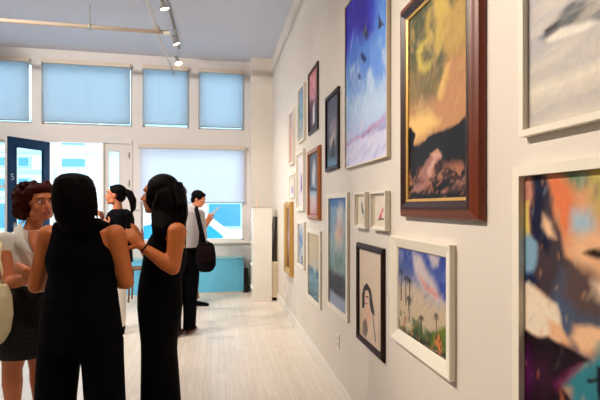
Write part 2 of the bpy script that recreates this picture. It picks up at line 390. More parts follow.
# ---------------------------------------------------------------- paintings
def vnoise(x, y, seed):
    rs = np.random.RandomState(seed); T = rs.rand(256,256)
    xi = np.floor(x).astype(int); yi = np.floor(y).astype(int); fx = x-xi; fy = y-yi
    fx = fx*fx*(3-2*fx); fy = fy*fy*(3-2*fy)
    g = lambda a, b: T[a % 256, b % 256]
    return (g(xi,yi)*(1-fx)+g(xi+1,yi)*fx)*(1-fy)+(g(xi,yi+1)*(1-fx)+g(xi+1,yi+1)*fx)*fy
def fbm(x, y, seed, o=4):
    r = 0; a = .5; k = 1
    for i in range(o): r = r+a*vnoise(x*k, y*k, seed+i); a *= .5; k *= 2.03
    return r/(1-.5**o)
def sd_poly(U, V, pts):
    d = np.full(U.shape, 1e9); inside = np.zeros(U.shape, bool); n = len(pts)
    for i in range(n):
        x0, y0 = pts[i]; x1, y1 = pts[(i+1) % n]
        ex, ey = x1-x0, y1-y0; wx_, wy_ = U-x0, V-y0
        t = np.clip((wx_*ex+wy_*ey)/(ex*ex+ey*ey+1e-12), 0, 1)
        d = np.minimum(d, np.hypot(wx_-ex*t, wy_-ey*t))
        cr = ((y0 > V) != (y1 > V)) & (U < (x1-x0)*(V-y0)/((y1-y0) if y1 != y0 else 1e-12)+x0)
        inside ^= cr
    return np.where(inside, d, -d)
M_art = None
def art_mat(rough):
    name = 'painted_canvas_%d' % int(rough*100)
    if name in MATS: return MATS[name]
    m = bpy.data.materials.new(name); m.use_nodes = True; nt = m.node_tree; b = nt.nodes['Principled BSDF']; MATS[name] = m
    a = nt.nodes.new('ShaderNodeAttribute'); a.attribute_name = 'paint'
    nt.links.new(a.outputs['Color'], b.inputs['Base Color']); b.inputs['Roughness'].default_value = rough; b.inputs['Specular IOR Level'].default_value = .25
    n = nt.nodes.new('ShaderNodeTexNoise'); n.inputs['Scale'].default_value = 60; n.inputs['Detail'].default_value = 4
    tc = nt.nodes.new('ShaderNodeTexCoord'); nt.links.new(tc.outputs['Object'], n.inputs['Vector'])
    bp = nt.nodes.new('ShaderNodeBump'); bp.inputs['Strength'].default_value = .25; bp.inputs['Distance'].default_value = .004
    nt.links.new(n.outputs['Fac'], bp.inputs['Height']); nt.links.new(bp.outputs[0], b.inputs['Normal'])
    return m
def paint(U, V, layers, uvof, seed, warp, gamma=1.15):
    """U right, V up in metres on the canvas"""
    w = U.max(); h = V.max()
    n1 = fbm(U*18, V*18, seed)-.5; n2 = fbm(U*18+40, V*18+9, seed+50)-.5
    Uw = U+n1*warp; Vw = V+n2*warp
    col = np.zeros(U.shape+(3,))
    for L in layers:
        k = L[0]
        if k == 'g':
            vs = [q[0] for q in L[1]]; cs = np.array([rgb(q[1]) for q in L[1]])
            v = np.clip(Vw/h, 0, 1); col = np.stack([np.interp(v, vs, cs[:,i]) for i in range(3)], -1); continue
        if k == 'p':
            pts = [uvof(*q) for q in L[1]]; soft = L[3]*w if len(L) > 3 else .02*w; al = L[4] if len(L) > 4 else 1
            a = np.clip(.5+sd_poly(Uw, Vw, pts)/max(soft,1e-5), 0, 1)*al; c = L[2]
        elif k == 'q':        # polygon in unit canvas coordinates
            pts = [(q[0]*w, q[1]*h) for q in L[1]]; soft = L[3]*w if len(L) > 3 else .02*w; al = L[4] if len(L) > 4 else 1
            a = np.clip(.5+sd_poly(Uw, Vw, pts)/max(soft,1e-5), 0, 1)*al; c = L[2]
        elif k == 'e':        # ellipse in unit canvas coordinates: cu cv ru rv
            cu_, cv_, ru, rv = L[1]; soft = L[3] if len(L) > 3 else .4; al = L[4] if len(L) > 4 else 1
            r = np.hypot((Uw/w-cu_)/ru, (Vw/h-cv_)/rv); a = np.clip((1-r)/soft+.5, 0, 1)*al; c = L[2]
        elif k == 'n':        # noise patches: (su, sv, thr, soft, alpha, vmin, vmax)
            su, sv, th, so, al, v0, v1 = L[1]
            f = fbm(U*su+V*su*.3, V*sv-U*sv*.15, seed+L[3] if len(L) > 3 else seed+7, 4)
            a = np.clip((f-th)/so, 0, 1)*al*np.clip((V/h-v0)/.05, 0, 1)*np.clip((v1-V/h)/.05, 0, 1); c = L[2]
        elif k == 's':        # brush strokes: (count, v0, v1, length, width, angle, [colours], alpha)
            cnt, v0, v1, ln, wd, an, cols, al = L[1]; rnd = random.Random(seed*7+cnt)
            for i in range(cnt):
                x = rnd.random()*w; y = (v0+(v1-v0)*rnd.random())*h; t = math.radians(an+rnd.uniform(-22,22)); q = rnd.uniform(.5,1.2)
                dx, dy = math.cos(t), math.sin(t)
                s = (U-x)*dx+(V-y)*dy; r = -(U-x)*dy+(V-y)*dx
                a = np.clip(1.3-np.hypot(s/(ln*q*w), r/(wd*q*w)), 0, 1)*al
                col = col*(1-a[...,None])+np.array(rgb(rnd.choice(cols)))*a[...,None]
            continue
        col = col*(1-a[...,None])+np.array(rgb(c))*a[...,None]
    m = 1+.16*(fbm(U*70, V*70, seed+99, 3)-.5)
    return np.clip(col**gamma*m[...,None], 0, 1)
def picture(label, pl, pr, yt, yb, prof, fm, layers, seed, name='framed_picture', cat='painting', ncol=None, nvert=None, zt=None, zb=None, y1=None,
            warp=.01, mount=0, res=.006, rough=.45, liner=None, band=None, gamma=1.15, group='pictures on the right wall'):
    """pl pr: left/right edge of the frame front, yt yb: top/bottom at the left edge; prof: [(inset, stand-off)], outer to inner"""
    d = max(p[1] for p in prof[:2]); Xf = W-d
    ya, ztop = side(pl, yt, Xf); _, zbot = side(pl, yb, Xf)
    yb_ = side(pr, yt, W-prof[0][1])[0] if y1 is None else y1
    if zt is not None: ztop = zt
    if zb is not None: zbot = zb
    w = ya-yb_; h = ztop-zbot
    t = thing(name, label, cat, (W, (ya+yb_)/2, zbot), group)
    def loop(i, off): return [Vector((W-off, ya-i, zbot+i)), Vector((W-off, yb_+i, zbot+i)), Vector((W-off, yb_+i, ztop-i)), Vector((W-off, ya-i, ztop-i))]
    def sweep(pr_, nm, m):
        bm = bmesh.new(); Ls = [[bm.verts.new(v) for v in loop(*p)] for p in pr_]; Ls.append(Ls[0])
        for a, b in zip(Ls, Ls[1:]):
            for i in range(4): bm.faces.new((a[i], a[(i+1)%4], b[(i+1)%4], b[i]))
        return obj(nm, bm, m, t)
    ins, off = prof[-1]
    back_off = .003
    fr = sweep([(0, back_off)]+prof+[(ins, back_off)], 'frame', fm)
    if band:
        wd_, boff, bmt = band
        sweep([(ins+.0005, back_off), (ins+.0005, off-.001), (ins+wd_*.3, off+.002), (ins+wd_*.7, (off+boff)/2), (ins+wd_, boff), (ins+wd_, back_off)], 'inner_molding', bmt); ins += wd_; off = boff
    if liner:
        li, loff, lm = liner
        sweep([(ins+.0005, back_off)]+[(ins+.0005, off-.002), (ins+li*.4, off-.004), (ins+li, loff), (ins+li, back_off)], 'liner', lm); ins += li; off = loff
    if mount:
        sweep([(ins+.0005, back_off), (ins+.0005, off-.006), (ins+mount, off-.006), (ins+mount, back_off)], 'mount', M_mount); ins += mount; off -= .006
    ca, cb, c0, c1 = ya-ins-.0008, yb_+ins+.0008, zbot+ins+.0008, ztop-ins-.0008
    cw, chh = ca-cb, c1-c0; xc = W-max(off-.006, .006)
    nx = max(8, int(cw/res)); nz = max(8, int(chh/res))
    U, V = np.meshgrid(np.linspace(0, cw, nx+1), np.linspace(0, chh, nz+1))
    def uvof(px, py):
        y, z = side(px, py, xc); return (ca-y, z-c0)
    col = paint(U, V, layers, uvof, seed, warp, gamma)
    me = bpy.data.meshes.new('artwork')
    verts = [(xc-W, ca-u-t.location.y, c0+v-zbot) for u, v in zip(U.ravel(), V.ravel())]
    n1 = nx+1; faces = [(j*n1+i, j*n1+i+1, (j+1)*n1+i+1, (j+1)*n1+i) for j in range(nz) for i in range(nx)]
    nv = len(verts)
    rim = [0, nx, nz*n1+nx, nz*n1]; verts += [(-.003, verts[k][1], verts[k][2]) for k in rim]
    faces += [(nv, nv+3, nv+2, nv+1)]
    me.from_pydata(verts, [], faces)
    at = me.color_attributes.new('paint', 'FLOAT_COLOR', 'POINT')
    data = np.ones((len(verts), 4), dtype=np.float32); data[:nv,:3] = col.reshape(-1,3)
    at.data.foreach_set('color', data.ravel())
    o = bpy.data.objects.new('artwork', me); C.objects.link(o); o.parent = t; me.materials.append(art_mat(rough))
    return t

flat = lambda w, d, d2=None: [(0, d), (w, d), (w, (d2 if d2 is not None else d-.012))]
# A: grey seascape with bird, top right
picture('large pale grey seascape with a dark winged shape, in thin white frame, top right corner', 518, 600, 0, 137.5,
    [(0,.03),(.02,.03),(.02,.016)], M_whiteframe, [
    ('g', [(0,(214,206,194)),(.25,(200,195,190)),(.5,(186,188,192)),(1,(176,180,186))]),
    ('p', [(515,118),(560,100),(610,78),(610,96),(560,108),(515,133)], (196,190,186), .08),
    ('p', [(515,92),(540,86),(570,75),(610,58),(610,72),(570,86),(540,97),(515,104)], (232,224,208), .05),
    ('p', [(515,0),(545,0),(540,50),(515,60)], (176,180,188), .2, .6),
    ('p', [(540,38),(556,20),(568,0),(600,0),(610,-30),(640,-20),(640,20),(600,22),(575,27),(556,33),(548,40)], (112,114,116), .03),
    ('p', [(543,30),(550,24),(562,16),(556,26),(546,34)], (60,56,58), .02),
    ('p', [(545,39),(560,28),(575,25),(590,20),(600,22),(585,30),(562,38),(548,42)], (238,232,220), .02),
    ('n', (6,40,.5,.2,.5,0,.5), (224,214,200)), ('n', (5,30,.55,.2,.4,.3,1), (200,202,206), 3),
    ('s', (60,0,1,.15,.012,20,[(205,202,198),(190,190,192),(222,214,200)],.3))], 3, y1=.50, zt=2.66, res=.005)
# B: abstract, bottom right
picture('large abstract canvas in peach, grey, purple and teal, in white frame, bottom right corner', 512, 600, 167.5, 440,
    [(0,.03),(.030,.03),(.030,.016)], M_whiteframe, [
    ('g', [(0,(70,140,150)),(.35,(214,160,128)),(1,(228,178,140))]),
    ('p', [(560,168),(587,166),(592,178),(580,188),(566,184)], (120,156,128), .06),
    ('p', [(580,166),(615,160),(615,215),(596,215),(590,190)], (196,184,124), .1),
    ('p', [(592,160),(612,160),(612,176),(594,172)], (226,206,90), .06),
    ('p', [(545,178),(556,172),(572,185),(576,215),(570,240),(558,222),(548,200)], (232,146,100), .06),
    ('p', [(572,210),(590,208),(595,232),(583,240),(572,228)], (184,204,216), .06),
    ('p', [(582,232),(610,225),(610,275),(590,275),(575,262),(570,245)], (238,196,158), .06),
    ('p', [(514,170),(530,170),(531,200),(514,204)], (200,146,136), .04),
    ('p', [(514,203),(529,203),(529,235),(514,237)], (228,212,130), .03),
    ('p', [(514,232),(538,234),(540,270),(528,282),(514,276)], (150,184,202), .04),
    ('p', [(531,172),(544,170),(548,188),(553,214),(562,232),(566,256),(578,270),(585,292),(604,318),(596,336),(574,322),(558,306),(545,296),(530,284),(536,262),(538,242),(530,232),(531,214),(533,196)], (92,78,84), .03),
    ('p', [(531,172),(543,170),(546,190),(544,216),(552,232),(548,256),(538,244),(531,232),(532,212),(534,200)], (34,42,78), .04),
    ('p', [(544,214),(552,222),(557,238),(549,236),(543,226)], (240,206,172), .03),
    ('p', [(514,274),(532,272),(538,284),(528,286),(514,286)], (30,52,96), .04),
    ('p', [(560,270),(590,284),(612,276),(612,332),(590,332),(576,326),(572,340),(590,364),(578,358),(562,330),(552,298)], (98,112,136), .05),
    ('p', [(566,262),(590,270),(612,300),(606,322),(580,316),(562,292)], (112,94,92), .08),
    ('p', [(592,282),(612,276),(612,306),(598,300)], (240,214,190), .05),
    ('p', [(514,284),(528,282),(545,297),(551,300),(557,304),(562,324),(560,342),(550,336),(536,336),(514,326)], (240,226,206), .03),
    ('p', [(548,318),(562,326),(572,344),(562,342),(550,336)], (236,196,160), .03),
    ('p', [(572,338),(578,328),(590,326),(612,332),(612,348),(590,352),(580,352)], (242,204,168), .03),
    ('p', [(590,360),(600,346),(615,340),(615,420),(566,420),(572,390),(560,384),(575,368)], (74,150,162), .05),
    ('p', [(514,326),(536,336),(548,336),(566,346),(588,360),(574,368),(560,382),(574,404),(580,460),(514,460)], (44,12,38), .02),
    ('p', [(516,352),(528,348),(534,372),(528,396),(516,398)], (108,24,104), .08),
    ('p', [(552,384),(562,374),(580,364),(568,380),(558,392)], (120,34,96), .04),
    ('p', [(536,362),(548,356),(550,390),(540,398)], (78,20,66), .08),
    ('p', [(584,252),(594,248),(604,252),(600,260),(592,256)], (70,48,40), .02),
    ('p', [(586,380),(612,378),(612,382),(588,384)], (30,36,50), .01), ('p', [(596,366),(600,366),(602,400),(598,400)], (30,36,50), .01),
    ('s', (120,.3,1,.035,.012,80,[(236,190,150),(226,150,110),(214,190,150),(120,110,110),(180,190,196)],.35)),
    ('s', (60,0,.35,.08,.015,60,[(90,20,80),(20,8,20),(60,16,50)],.3))], 11, y1=.50, zb=.35, gamma=1.3, warp=.022, res=.005)
# C: cloudscape, mahogany frame
picture('tall dramatic yellow cloudscape over dark hills in wide mahogany frame with gold liner', 400, 484, 11, 217,
    [(0,.012),(.006,.03),(.02,.036),(.03,.042),(.04,.046)], M_mahog, [
    ('g', [(0,(70,50,44)),(.30,(196,150,106)),(.45,(190,148,108)),(.62,(150,130,98)),(.75,(104,104,80)),(1,(84,92,72))]),
    ('n', (9,6,.45,.2,.75,.5,1), (86,90,70)), ('n', (14,9,.55,.12,.5,.4,1), (206,178,122), 17), ('n', (9,3,.52,.15,.8,.5,1), (176,154,88), 5),
    ('p', [(432,0),(446,-12),(450,16),(444,40),(438,54),(434,46),(436,20)], (206,182,100), .07, .8),
    ('p', [(417,50),(421,42),(428,40),(424,46),(421,56),(424,66),(432,62),(430,70),(424,76),(418,66)], (216,196,104), .07, .85),
    ('p', [(426,14),(431,10),(430,30),(434,40),(430,44),(425,34)], (206,180,96), .08, .7),
    ('p', [(440,20),(466,-10),(468,40),(452,60),(444,48)], (186,158,96), .1),
    ('p', [(446,66),(452,60),(446,86),(442,100),(438,96),(441,80)], (232,200,120), .04),
    ('p', [(448,60),(468,44),(468,110),(430,128),(440,100)], (196,146,108), .15, .8),
    ('p', [(407,70),(418,76),(440,66),(436,96),(407,104)], (132,118,86), .12, .7),
    ('p', [(407,120),(430,112),(440,122),(420,138),(407,146)], (232,196,130), .1),
    ('p', [(404,152),(412,148),(420,144),(430,136),(445,130),(458,122),(470,114),(470,220),(404,220)], (30,26,28), .03),
    ('p', [(404,132),(411,128),(416,134),(414,144),(418,150),(410,158),(404,158)], (18,14,16), .02),
    ('p', [(412,192),(417,180),(424,166),(430,154),(436,149),(441,153),(441,160),(436,165),(434,176),(430,186),(420,192)], (168,122,110), .03), ('p', [(426,172),(431,160),(436,156),(434,168),(429,180)], (206,164,150), .03),
    ('p', [(430,152),(438,149),(441,156),(434,158)], (206,160,140), .03),
    ('p', [(437,160),(443,158),(442,176),(436,182)], (50,28,34), .03), ('p', [(434,163),(437,164),(435,172),(433,171)], (90,50,50), .02),
    ('n', (22,22,.50,.10,.9,.02,.18), (186,128,98), 9), ('n', (50,30,.56,.1,.6,.05,.2), (120,84,74), 12),
    ('s', (60,.0,.12,.05,.02,20,[(190,130,100),(90,60,60),(40,24,26),(150,110,100)],.7)),
    ('s', (150,.42,1,.06,.02,60,[(214,184,110),(150,138,92),(200,160,110),(96,100,78),(226,204,140)],.16))], 21, warp=.025, liner=(.013,.028,M_gold), band=(.036,.036,M_darkred), gamma=1.15, res=.0045)
# D: vivid sky
picture('tall vivid violet and blue sky with dark birds over pale ground, in slim beige frame', 344.5, 386.6, 8, 169,
    [(0,.026),(.006,.026),(.006,.022)], M_cream, [
    ('g', [(0,(226,230,250)),(.14,(196,206,242)),(.25,(190,208,240)),(.45,(160,200,244)),(.62,(110,160,240)),(.8,(62,80,226)),(1,(60,16,196))]),
    ('p', [(344,6),(352,0),(366,-10),(372,30),(362,40),(356,24),(350,34),(346,60),(344,70)], (58,10,190), .14),
    ('p', [(376,0),(388,-16),(388,60),(380,50)], (120,176,246), .15, .8),
    ('p', [(350,60),(356,50),(362,60),(358,90),(350,100)], (90,140,236), .1, .8),
    ('p', [(352,46),(360,40),(374,54),(388,52),(388,80),(366,84)], (98,150,240), .15, .7),
    ('p', [(352,96),(366,88),(388,90),(388,118),(368,124),(352,118)], (206,228,250), .2, .8),
    ('n', (9,5,.5,.2,.75,.3,.62), (212,230,250)),
    ('p', [(364,24),(367,28),(369,36),(366,40),(363,34)], (40,44,110), .03), ('p', [(378,14),(381,20),(384,24),(381,27),(378,30),(379,22)], (44,36,100), .02),
    ('p', [(361,52),(364,54),(367,60),(364,62),(361,58)], (40,50,130), .02), ('p', [(358,74),(360,74),(361,80),(358,80)], (60,90,190), .02),
    ('p', [(344,146),(356,140),(372,128),(390,118),(390,170),(344,180)], (222,222,246), .03),
    ('p', [(346,142),(358,136),(372,124),(388,114),(388,119),(372,131),(358,140),(346,147)], (206,130,176), .02, .55),
    ('p', [(362,134),(374,126),(388,122),(388,127),(374,133),(362,138)], (130,120,180), .02, .5),
    ('s', (60,.0,.22,.09,.018,30,[(230,226,240),(190,190,230),(214,206,232),(170,180,226)],.5)),
    ('s', (90,.3,.8,.06,.02,75,[(180,210,250),(110,160,240),(70,100,230),(226,238,252)],.22)),
    ('s', (30,.8,1,.07,.02,85,[(80,40,220),(44,8,160),(70,90,236)],.5))], 31, warp=.03, gamma=1.2, res=.005)
# E: dark seascape
picture('slate blue night seascape in dark brown frame, left of the tall violet sky', 324.5, 338, 99, 172.3,
    [(0,.018),(.02,.022),(.032,.018),(.032,.01)], M_blackframe, [
    ('g', [(0,(70,100,130)),(.12,(96,110,128)),(.3,(84,88,104)),(.6,(108,104,120)),(1,(84,86,104))]),
    ('e', (.55,.52,.3,.14), (150,136,146), .6), ('e', (.5,.36,.25,.12), (196,180,176), .8), ('q', [(.3,.14),(.75,.12),(.7,.34),(.6,.42),(.5,.34),(.4,.3)], (28,28,40), .08),
    ('q', [(0,0),(1,0),(1,.08),(0,.1)], (110,140,168), .1), ('n', (10,16,.5,.2,.5,.4,1), (70,74,96))], 41)
# F: pink dark red
picture('pink and plum figure painting in dark red frame, left of the night seascape', 307.5, 317.3, 74.5, 136,
    [(0,.018),(.02,.022),(.028,.018),(.028,.01)], M_darkred, [
    ('g', [(0,(60,40,60)),(.35,(110,70,90)),(.6,(196,130,140)),(1,(214,140,146))]),
    ('q', [(.1,.25),(.3,.2),(.45,.5),(.2,.62)], (60,36,40), .12), ('q', [(.4,.1),(.65,.12),(.6,.45),(.42,.4)], (232,220,216), .1), ('q', [(.65,.1),(.95,.1),(.95,.4),(.7,.36)], (56,52,100), .1),
    ('n', (9,9,.52,.2,.6,.5,1), (236,190,190))], 42)
# G
picture('pale blue misty seascape in light frame left of the pink figure painting', 297.3, 303.4, 91, 144,
    flat(.02,.03), M_whiteframe, [('g', [(0,(196,196,190)),(.3,(150,170,178)),(.5,(110,150,166)),(.75,(150,176,196)),(1,(140,160,186))]),
    ('n', (8,12,.5,.2,.7,.2,.8), (206,214,216))], 43)
# H
picture('small pink sketch in light frame, farthest picture of the upper row', 288.3, 292.6, 114, 166,
    flat(.025,.03), M_whiteframe, [('g', [(0,(206,170,160)),(.5,(216,176,170)),(1,(196,196,204))]), ('n', (9,9,.5,.2,.6,0,1), (180,120,120))], 44)
# I
picture('blue grey and white figure painting in orange wood frame', 306.5, 319.6, 151.5, 219,
    [(0,.02),(.02,.04),(.045,.036),(.05,.024)], M_orange, [
    ('g', [(0,(190,120,120)),(.18,(206,170,166)),(.35,(166,190,200)),(.5,(90,110,130)),(1,(104,112,124))]),
    ('q', [(.3,.5),(.6,.45),(.7,.75),(.5,.92),(.3,.7)], (206,206,208), .15), ('q', [(.1,.4),(.9,.36),(.9,.42),(.1,.46)], (60,80,96), .05), ('n', (9,9,.5,.2,.6,0,.35), (226,206,200))], 45)
# J
picture('white and lilac abstract in plain white frame left of the orange wood frame', 295.6, 302.9, 153.5, 210.5,
    flat(.03,.03), M_whiteframe, [('g', [(0,(226,216,220)),(1,(230,226,226))]), ('q', [(.4,.3),(.65,.3),(.7,.6),(.4,.62)], (160,136,190), .2), ('q', [(.45,.35),(.6,.3),(.6,.45),(.45,.48)], (110,84,120), .1)], 46, mount=.02)
# K
picture('tiny pale picture with lilac spot just above the gold frame', 289, 293.6, 175, 198,
    flat(.02,.02), M_whiteframe, [('g', [(0,(226,220,216)),(1,(224,214,196))]), ('e', (.5,.3,.3,.2), (180,166,200))], 47)
# L gold
picture('brown and lilac landscape in deep gold frame, farthest picture of the lower row', 283.6, 291.4, 202, 272,
    [(0,.03),(.02,.055),(.05,.05),(.09,.03),(.09,.02)], M_gold, [
    ('g', [(0,(120,84,60)),(.3,(156,120,110)),(.5,(186,170,190)),(.7,(150,130,140)),(1,(120,110,110))]), ('n', (12,9,.5,.2,.7,0,1), (196,160,130))], 48)
# M
picture('small blue and white abstract in white frame between the gold frame and pale harbour picture', 297, 303.3, 221, 265,
    flat(.03,.028), M_whiteframe, [('g', [(0,(110,120,140)),(.35,(140,160,186)),(.6,(110,140,180)),(1,(214,214,214))]), ('n', (9,9,.5,.15,.7,0,1), (226,226,230))], 49)
# N
picture('beige sky over blue harbour water in white frame left of the tall blue picture', 306.8, 319.8, 228.5, 297,
    flat(.04,.02), M_whiteframe, [('g', [(0,(80,110,120)),(.12,(110,140,146)),(.3,(130,160,172)),(.42,(100,130,156)),(.5,(196,186,164)),(.8,(206,190,160)),(1,(206,186,150))]),
    ('q', [(.45,.36),(.6,.36),(.58,.56),(.5,.6)], (190,210,220), .08), ('s', (30,0,.45,.2,.02,10,[(70,100,120),(170,190,196),(120,150,170)],.6))], 50)
# O tall blue
picture('tall picture of pale flowers on blue in white frame, beside the portrait', 327, 347, 194.3, 304.8,
    flat(.038,.02), M_whiteframe, [('g', [(0,(150,164,184)),(.1,(140,150,166)),(.14,(64,62,76)),(.28,(84,84,98)),(.34,(130,150,154)),(.6,(150,176,180)),(.8,(96,140,184)),(1,(70,118,176))]),
    ('q', [(.35,.55),(.6,.5),(.85,.7),(.8,.92),(.6,.95),(.4,.8)], (206,190,180), .2), ('e', (.65,.72,.12,.06), (206,150,140), .8, .6), ('e', (.6,.86,.16,.05), (220,216,208), .8, .7), ('n', (12,12,.5,.15,.5,.3,.95), (176,190,190)), ('e', (.45,.66,.12,.05), (222,190,160), .8),
    ('q', [(.1,.3),(.5,.34),(.9,.42),(.7,.5),(.2,.44)], (120,150,140), .2), ('s', (50,.3,.95,.12,.02,70,[(206,206,206),(120,160,190),(160,180,170),(216,190,170)],.5)),
    ('s', (24,.12,.3,.2,.02,10,[(50,46,60),(110,104,116),(70,60,60)],.6)), ('q', [(0,0),(1,0),(1,.11),(0,.1)], (158,170,190), .03)], 51, warp=.03)
# P boxes
picture('small white box frame with a navy blue bird, left of the pair', 353.8, 364.5, 193, 227.3,
    [(0,.032),(.012,.032),(.012,.024)], M_whiteframe, [('g', [(0,(232,222,204)),(1,(230,220,202))]),
    ('q', [(.42,.72),(.55,.8),(.6,.6),(.72,.42),(.66,.3),(.55,.4),(.45,.58)], (44,52,80), .03), ('q', [(.5,.7),(.58,.74),(.58,.55)], (120,140,180), .03), ('q', [(.6,.22),(.72,.24),(.7,.32)], (60,60,80), .03)],
    52, name='box_frame', mount=.012, warp=.004, res=.0025, group='small white box frames')
picture('small white box frame with a pink bird, right of the pair', 369.8, 384.8, 192, 229,
    [(0,.034),(.012,.034),(.012,.026)], M_whiteframe, [('g', [(0,(232,222,204)),(1,(230,220,202))]),
    ('q', [(.5,.4),(.62,.5),(.74,.62),(.78,.55),(.68,.4),(.62,.26),(.45,.24),(.4,.3)], (206,90,110), .04), ('q', [(.3,.18),(.8,.2),(.78,.26),(.35,.24)], (120,30,50), .03), ('e', (.6,.42,.08,.06), (232,150,160), .5)],
    53, name='box_frame', mount=.012, warp=.004, res=.0025, group='small white box frames')
# Q portrait
picture('portrait of a dark haired woman on cream ground in rounded black frame', 356, 384.3, 242, 338,
    [(0,.010),(.006,.018),(.018,.024),(.034,.020),(.04,.010)], M_blackframe, [
    ('g', [(0,(206,184,162)),(.5,(222,202,180)),(1,(226,208,188))]),
    ('p', [(363,342),(364,316),(366,304),(372,306),(377,314),(378,330),(380,360),(363,352)], (226,204,184), .04),
    ('p', [(362,308),(362,294),(364,286),(367,283),(371,290),(373,304),(375,316),(371,312),(369,300),(366,300),(364,308)], (20,16,18), .02),
    ('p', [(364.5,300),(365,291),(368,290),(369.6,296),(369,304),(366,307)], (226,190,168), .02),
    ('p', [(365.5,296),(368.5,296.5),(368.5,298),(365.5,297.2)], (50,34,34), .01), ('p', [(366,303),(368,303.3),(367.6,304.6),(366.2,304.2)], (170,60,50), .01),
    ('p', [(364,308),(366,306),(369,306),(372,316),(368,330),(365,322)], (222,184,160), .03),
    ('p', [(363,322),(366,318),(368,330),(366,338),(363,334)], (60,46,44), .03, .8),
    ('p', [(372,312),(373,312),(376,340),(375,344)], (90,70,64), .02, .7)], 54, name='framed_portrait', cat='painting', warp=.001, res=.0022, rough=.4)
# R landscape
picture('landscape with palms, green shrubs and a white cloud in blue sky, in wide white frame', 389.8, 449.5, 235.3, 337,
    [(0,.03),(.008,.031),(.055,.014),(.06,.007)], M_whiteframe, [
    ('g', [(0,(30,24,24)),(.06,(60,70,44)),(.2,(120,120,90)),(.32,(180,170,150)),(.5,(190,180,176)),(.65,(150,156,186)),(.8,(92,110,176)),(1,(66,86,160))]),
    ('n', (9,9,.5,.18,.6,.5,1), (176,176,200)),
    ('p', [(397,296),(404,278),(416,286),(430,300),(450,310),(450,336),(397,330)], (206,190,166), .12),
    ('p', [(412,250),(420,256),(430,276),(440,296),(450,306),(436,304),(424,292),(414,272)], (206,196,196), .08),
    ('p', [(428,254),(440,256),(438,266),(432,268)], (200,190,196), .06),
    ('p', [(418,274),(428,284),(440,294),(436,298),(424,290)], (214,166,156), .05),
    ('p', [(436,276),(450,282),(450,304),(440,296)], (72,90,170), .08),
    ('p', [(397,262),(404,258),(412,272),(410,286),(402,280),(397,282)], (92,106,150), .12, .6),
    ('n', (26,26,.45,.15,.9,.0,.2), (40,50,30)), ('n', (20,20,.5,.12,.8,.04,.26), (70,110,50), 3),
    ('p', [(432,336),(440,328),(450,326),(450,352),(438,350),(430,346)], (120,136,50), .05), ('p', [(434,342),(439,334),(443,346),(440,354)], (226,150,90), .04), ('p', [(443,336),(449,334),(450,352),(445,352)], (90,130,50), .03),
    ('p', [(425,344),(437,352),(448,360),(448,364),(424,350)], (214,196,170), .02),
    ('p', [(396,330),(410,334),(430,348),(452,364),(452,372),(396,336)], (26,20,20), .02),
    *[('p', [(x-.4,y0),(x+.4,y0),(x+.5,y1),(x-.3,y1)], (44,48,44), .006) for x,y0,y1 in ((401,272,300),(406,280,306),(410,282,306),(409,300,322),(436,318,340),(421,318,334))],
    *[('p', [(x-2.6,y+2.5),(x-1.8,y-1.5),(x,y-3),(x+1.8,y-1.2),(x+2.4,y+2.5),(x+.8,y+1),(x,y+4),(x-.8,y+1)], (46,54,50), .03, .85) for x,y in ((401,271),(406,279),(410,281),(409,299),(421,318),(436,317))],
    ('s', (50,0,.18,.04,.015,70,[(50,90,40),(150,150,60),(30,40,26),(200,120,80),(90,130,60)],.7)),
    ('s', (50,.4,1,.07,.02,50,[(206,200,206),(90,110,176),(150,156,190)],.3))], 61, warp=.02, gamma=1.3, res=.0028)
# ---------------------------------------------------------------- people
RT = Vector((c_, -s_, 0)); FW = Vector((s_, c_, 0)); UP = Vector((0,0,1))     # the photographer's right and ahead, on the floor plan
def skinmat(n, col): return mat(n, col, .5, noise=.06, nscale=14, bump=.03, bscale=200, sss=.08)
SK1 = skinmat('skin_warm', (208,124,80)); SK2 = skinmat('skin_tan', (206,116,58)); SK3 = skinmat('skin_light', (206,126,88))
H_auburn = mat('auburn_hair', (58,16,8), .65, spec=.08, noise=.4, nscale=60, bump=.6, bscale=60)
H_black = mat('black_hair', (7,4,4), .6, spec=.06, noise=.3, nscale=60, bump=.3, bscale=50, stretch=(6,6,.7))
H_brown = mat('red_brown_hair', (66,26,16), .5, noise=.3, nscale=60, bump=.6, bscale=120)
F_black = mat('black_cloth', (6,5,8), .9, spec=.08, noise=.2, nscale=8, bump=.2, bscale=25)
F_black2 = mat('black_jersey', (6,5,9), .9, spec=.08, bump=.3, bscale=14, stretch=(1,1,.2))
F_white = mat('white_cotton', (232,226,214), .8, bump=.5, bscale=16)
F_grey = mat('pale_shirt', (206,200,200), .8, bump=.5, bscale=14)
F_khaki = mat('khaki_cloth', (150,116,84), .8, bump=.3, bscale=14)
F_cream = mat('cream_leather', (240,224,178), .6, bump=.4, bscale=18)
F_bag = mat('black_nylon', (9,6,8), .8, spec=.1, noise=.3, nscale=20, bump=.3, bscale=60)
F_brownshoe = mat('oxblood_leather', (96,34,22), .35)
F_green = mat('green_cloth', (96,176,60), .8)
M_eye = mat('eye_white', (226,220,212), .2); M_iris = mat('dark_iris', (34,20,14), .15); M_lip = mat('lip', (176,76,70), .4); M_teeth = mat('teeth', (236,228,214), .3)
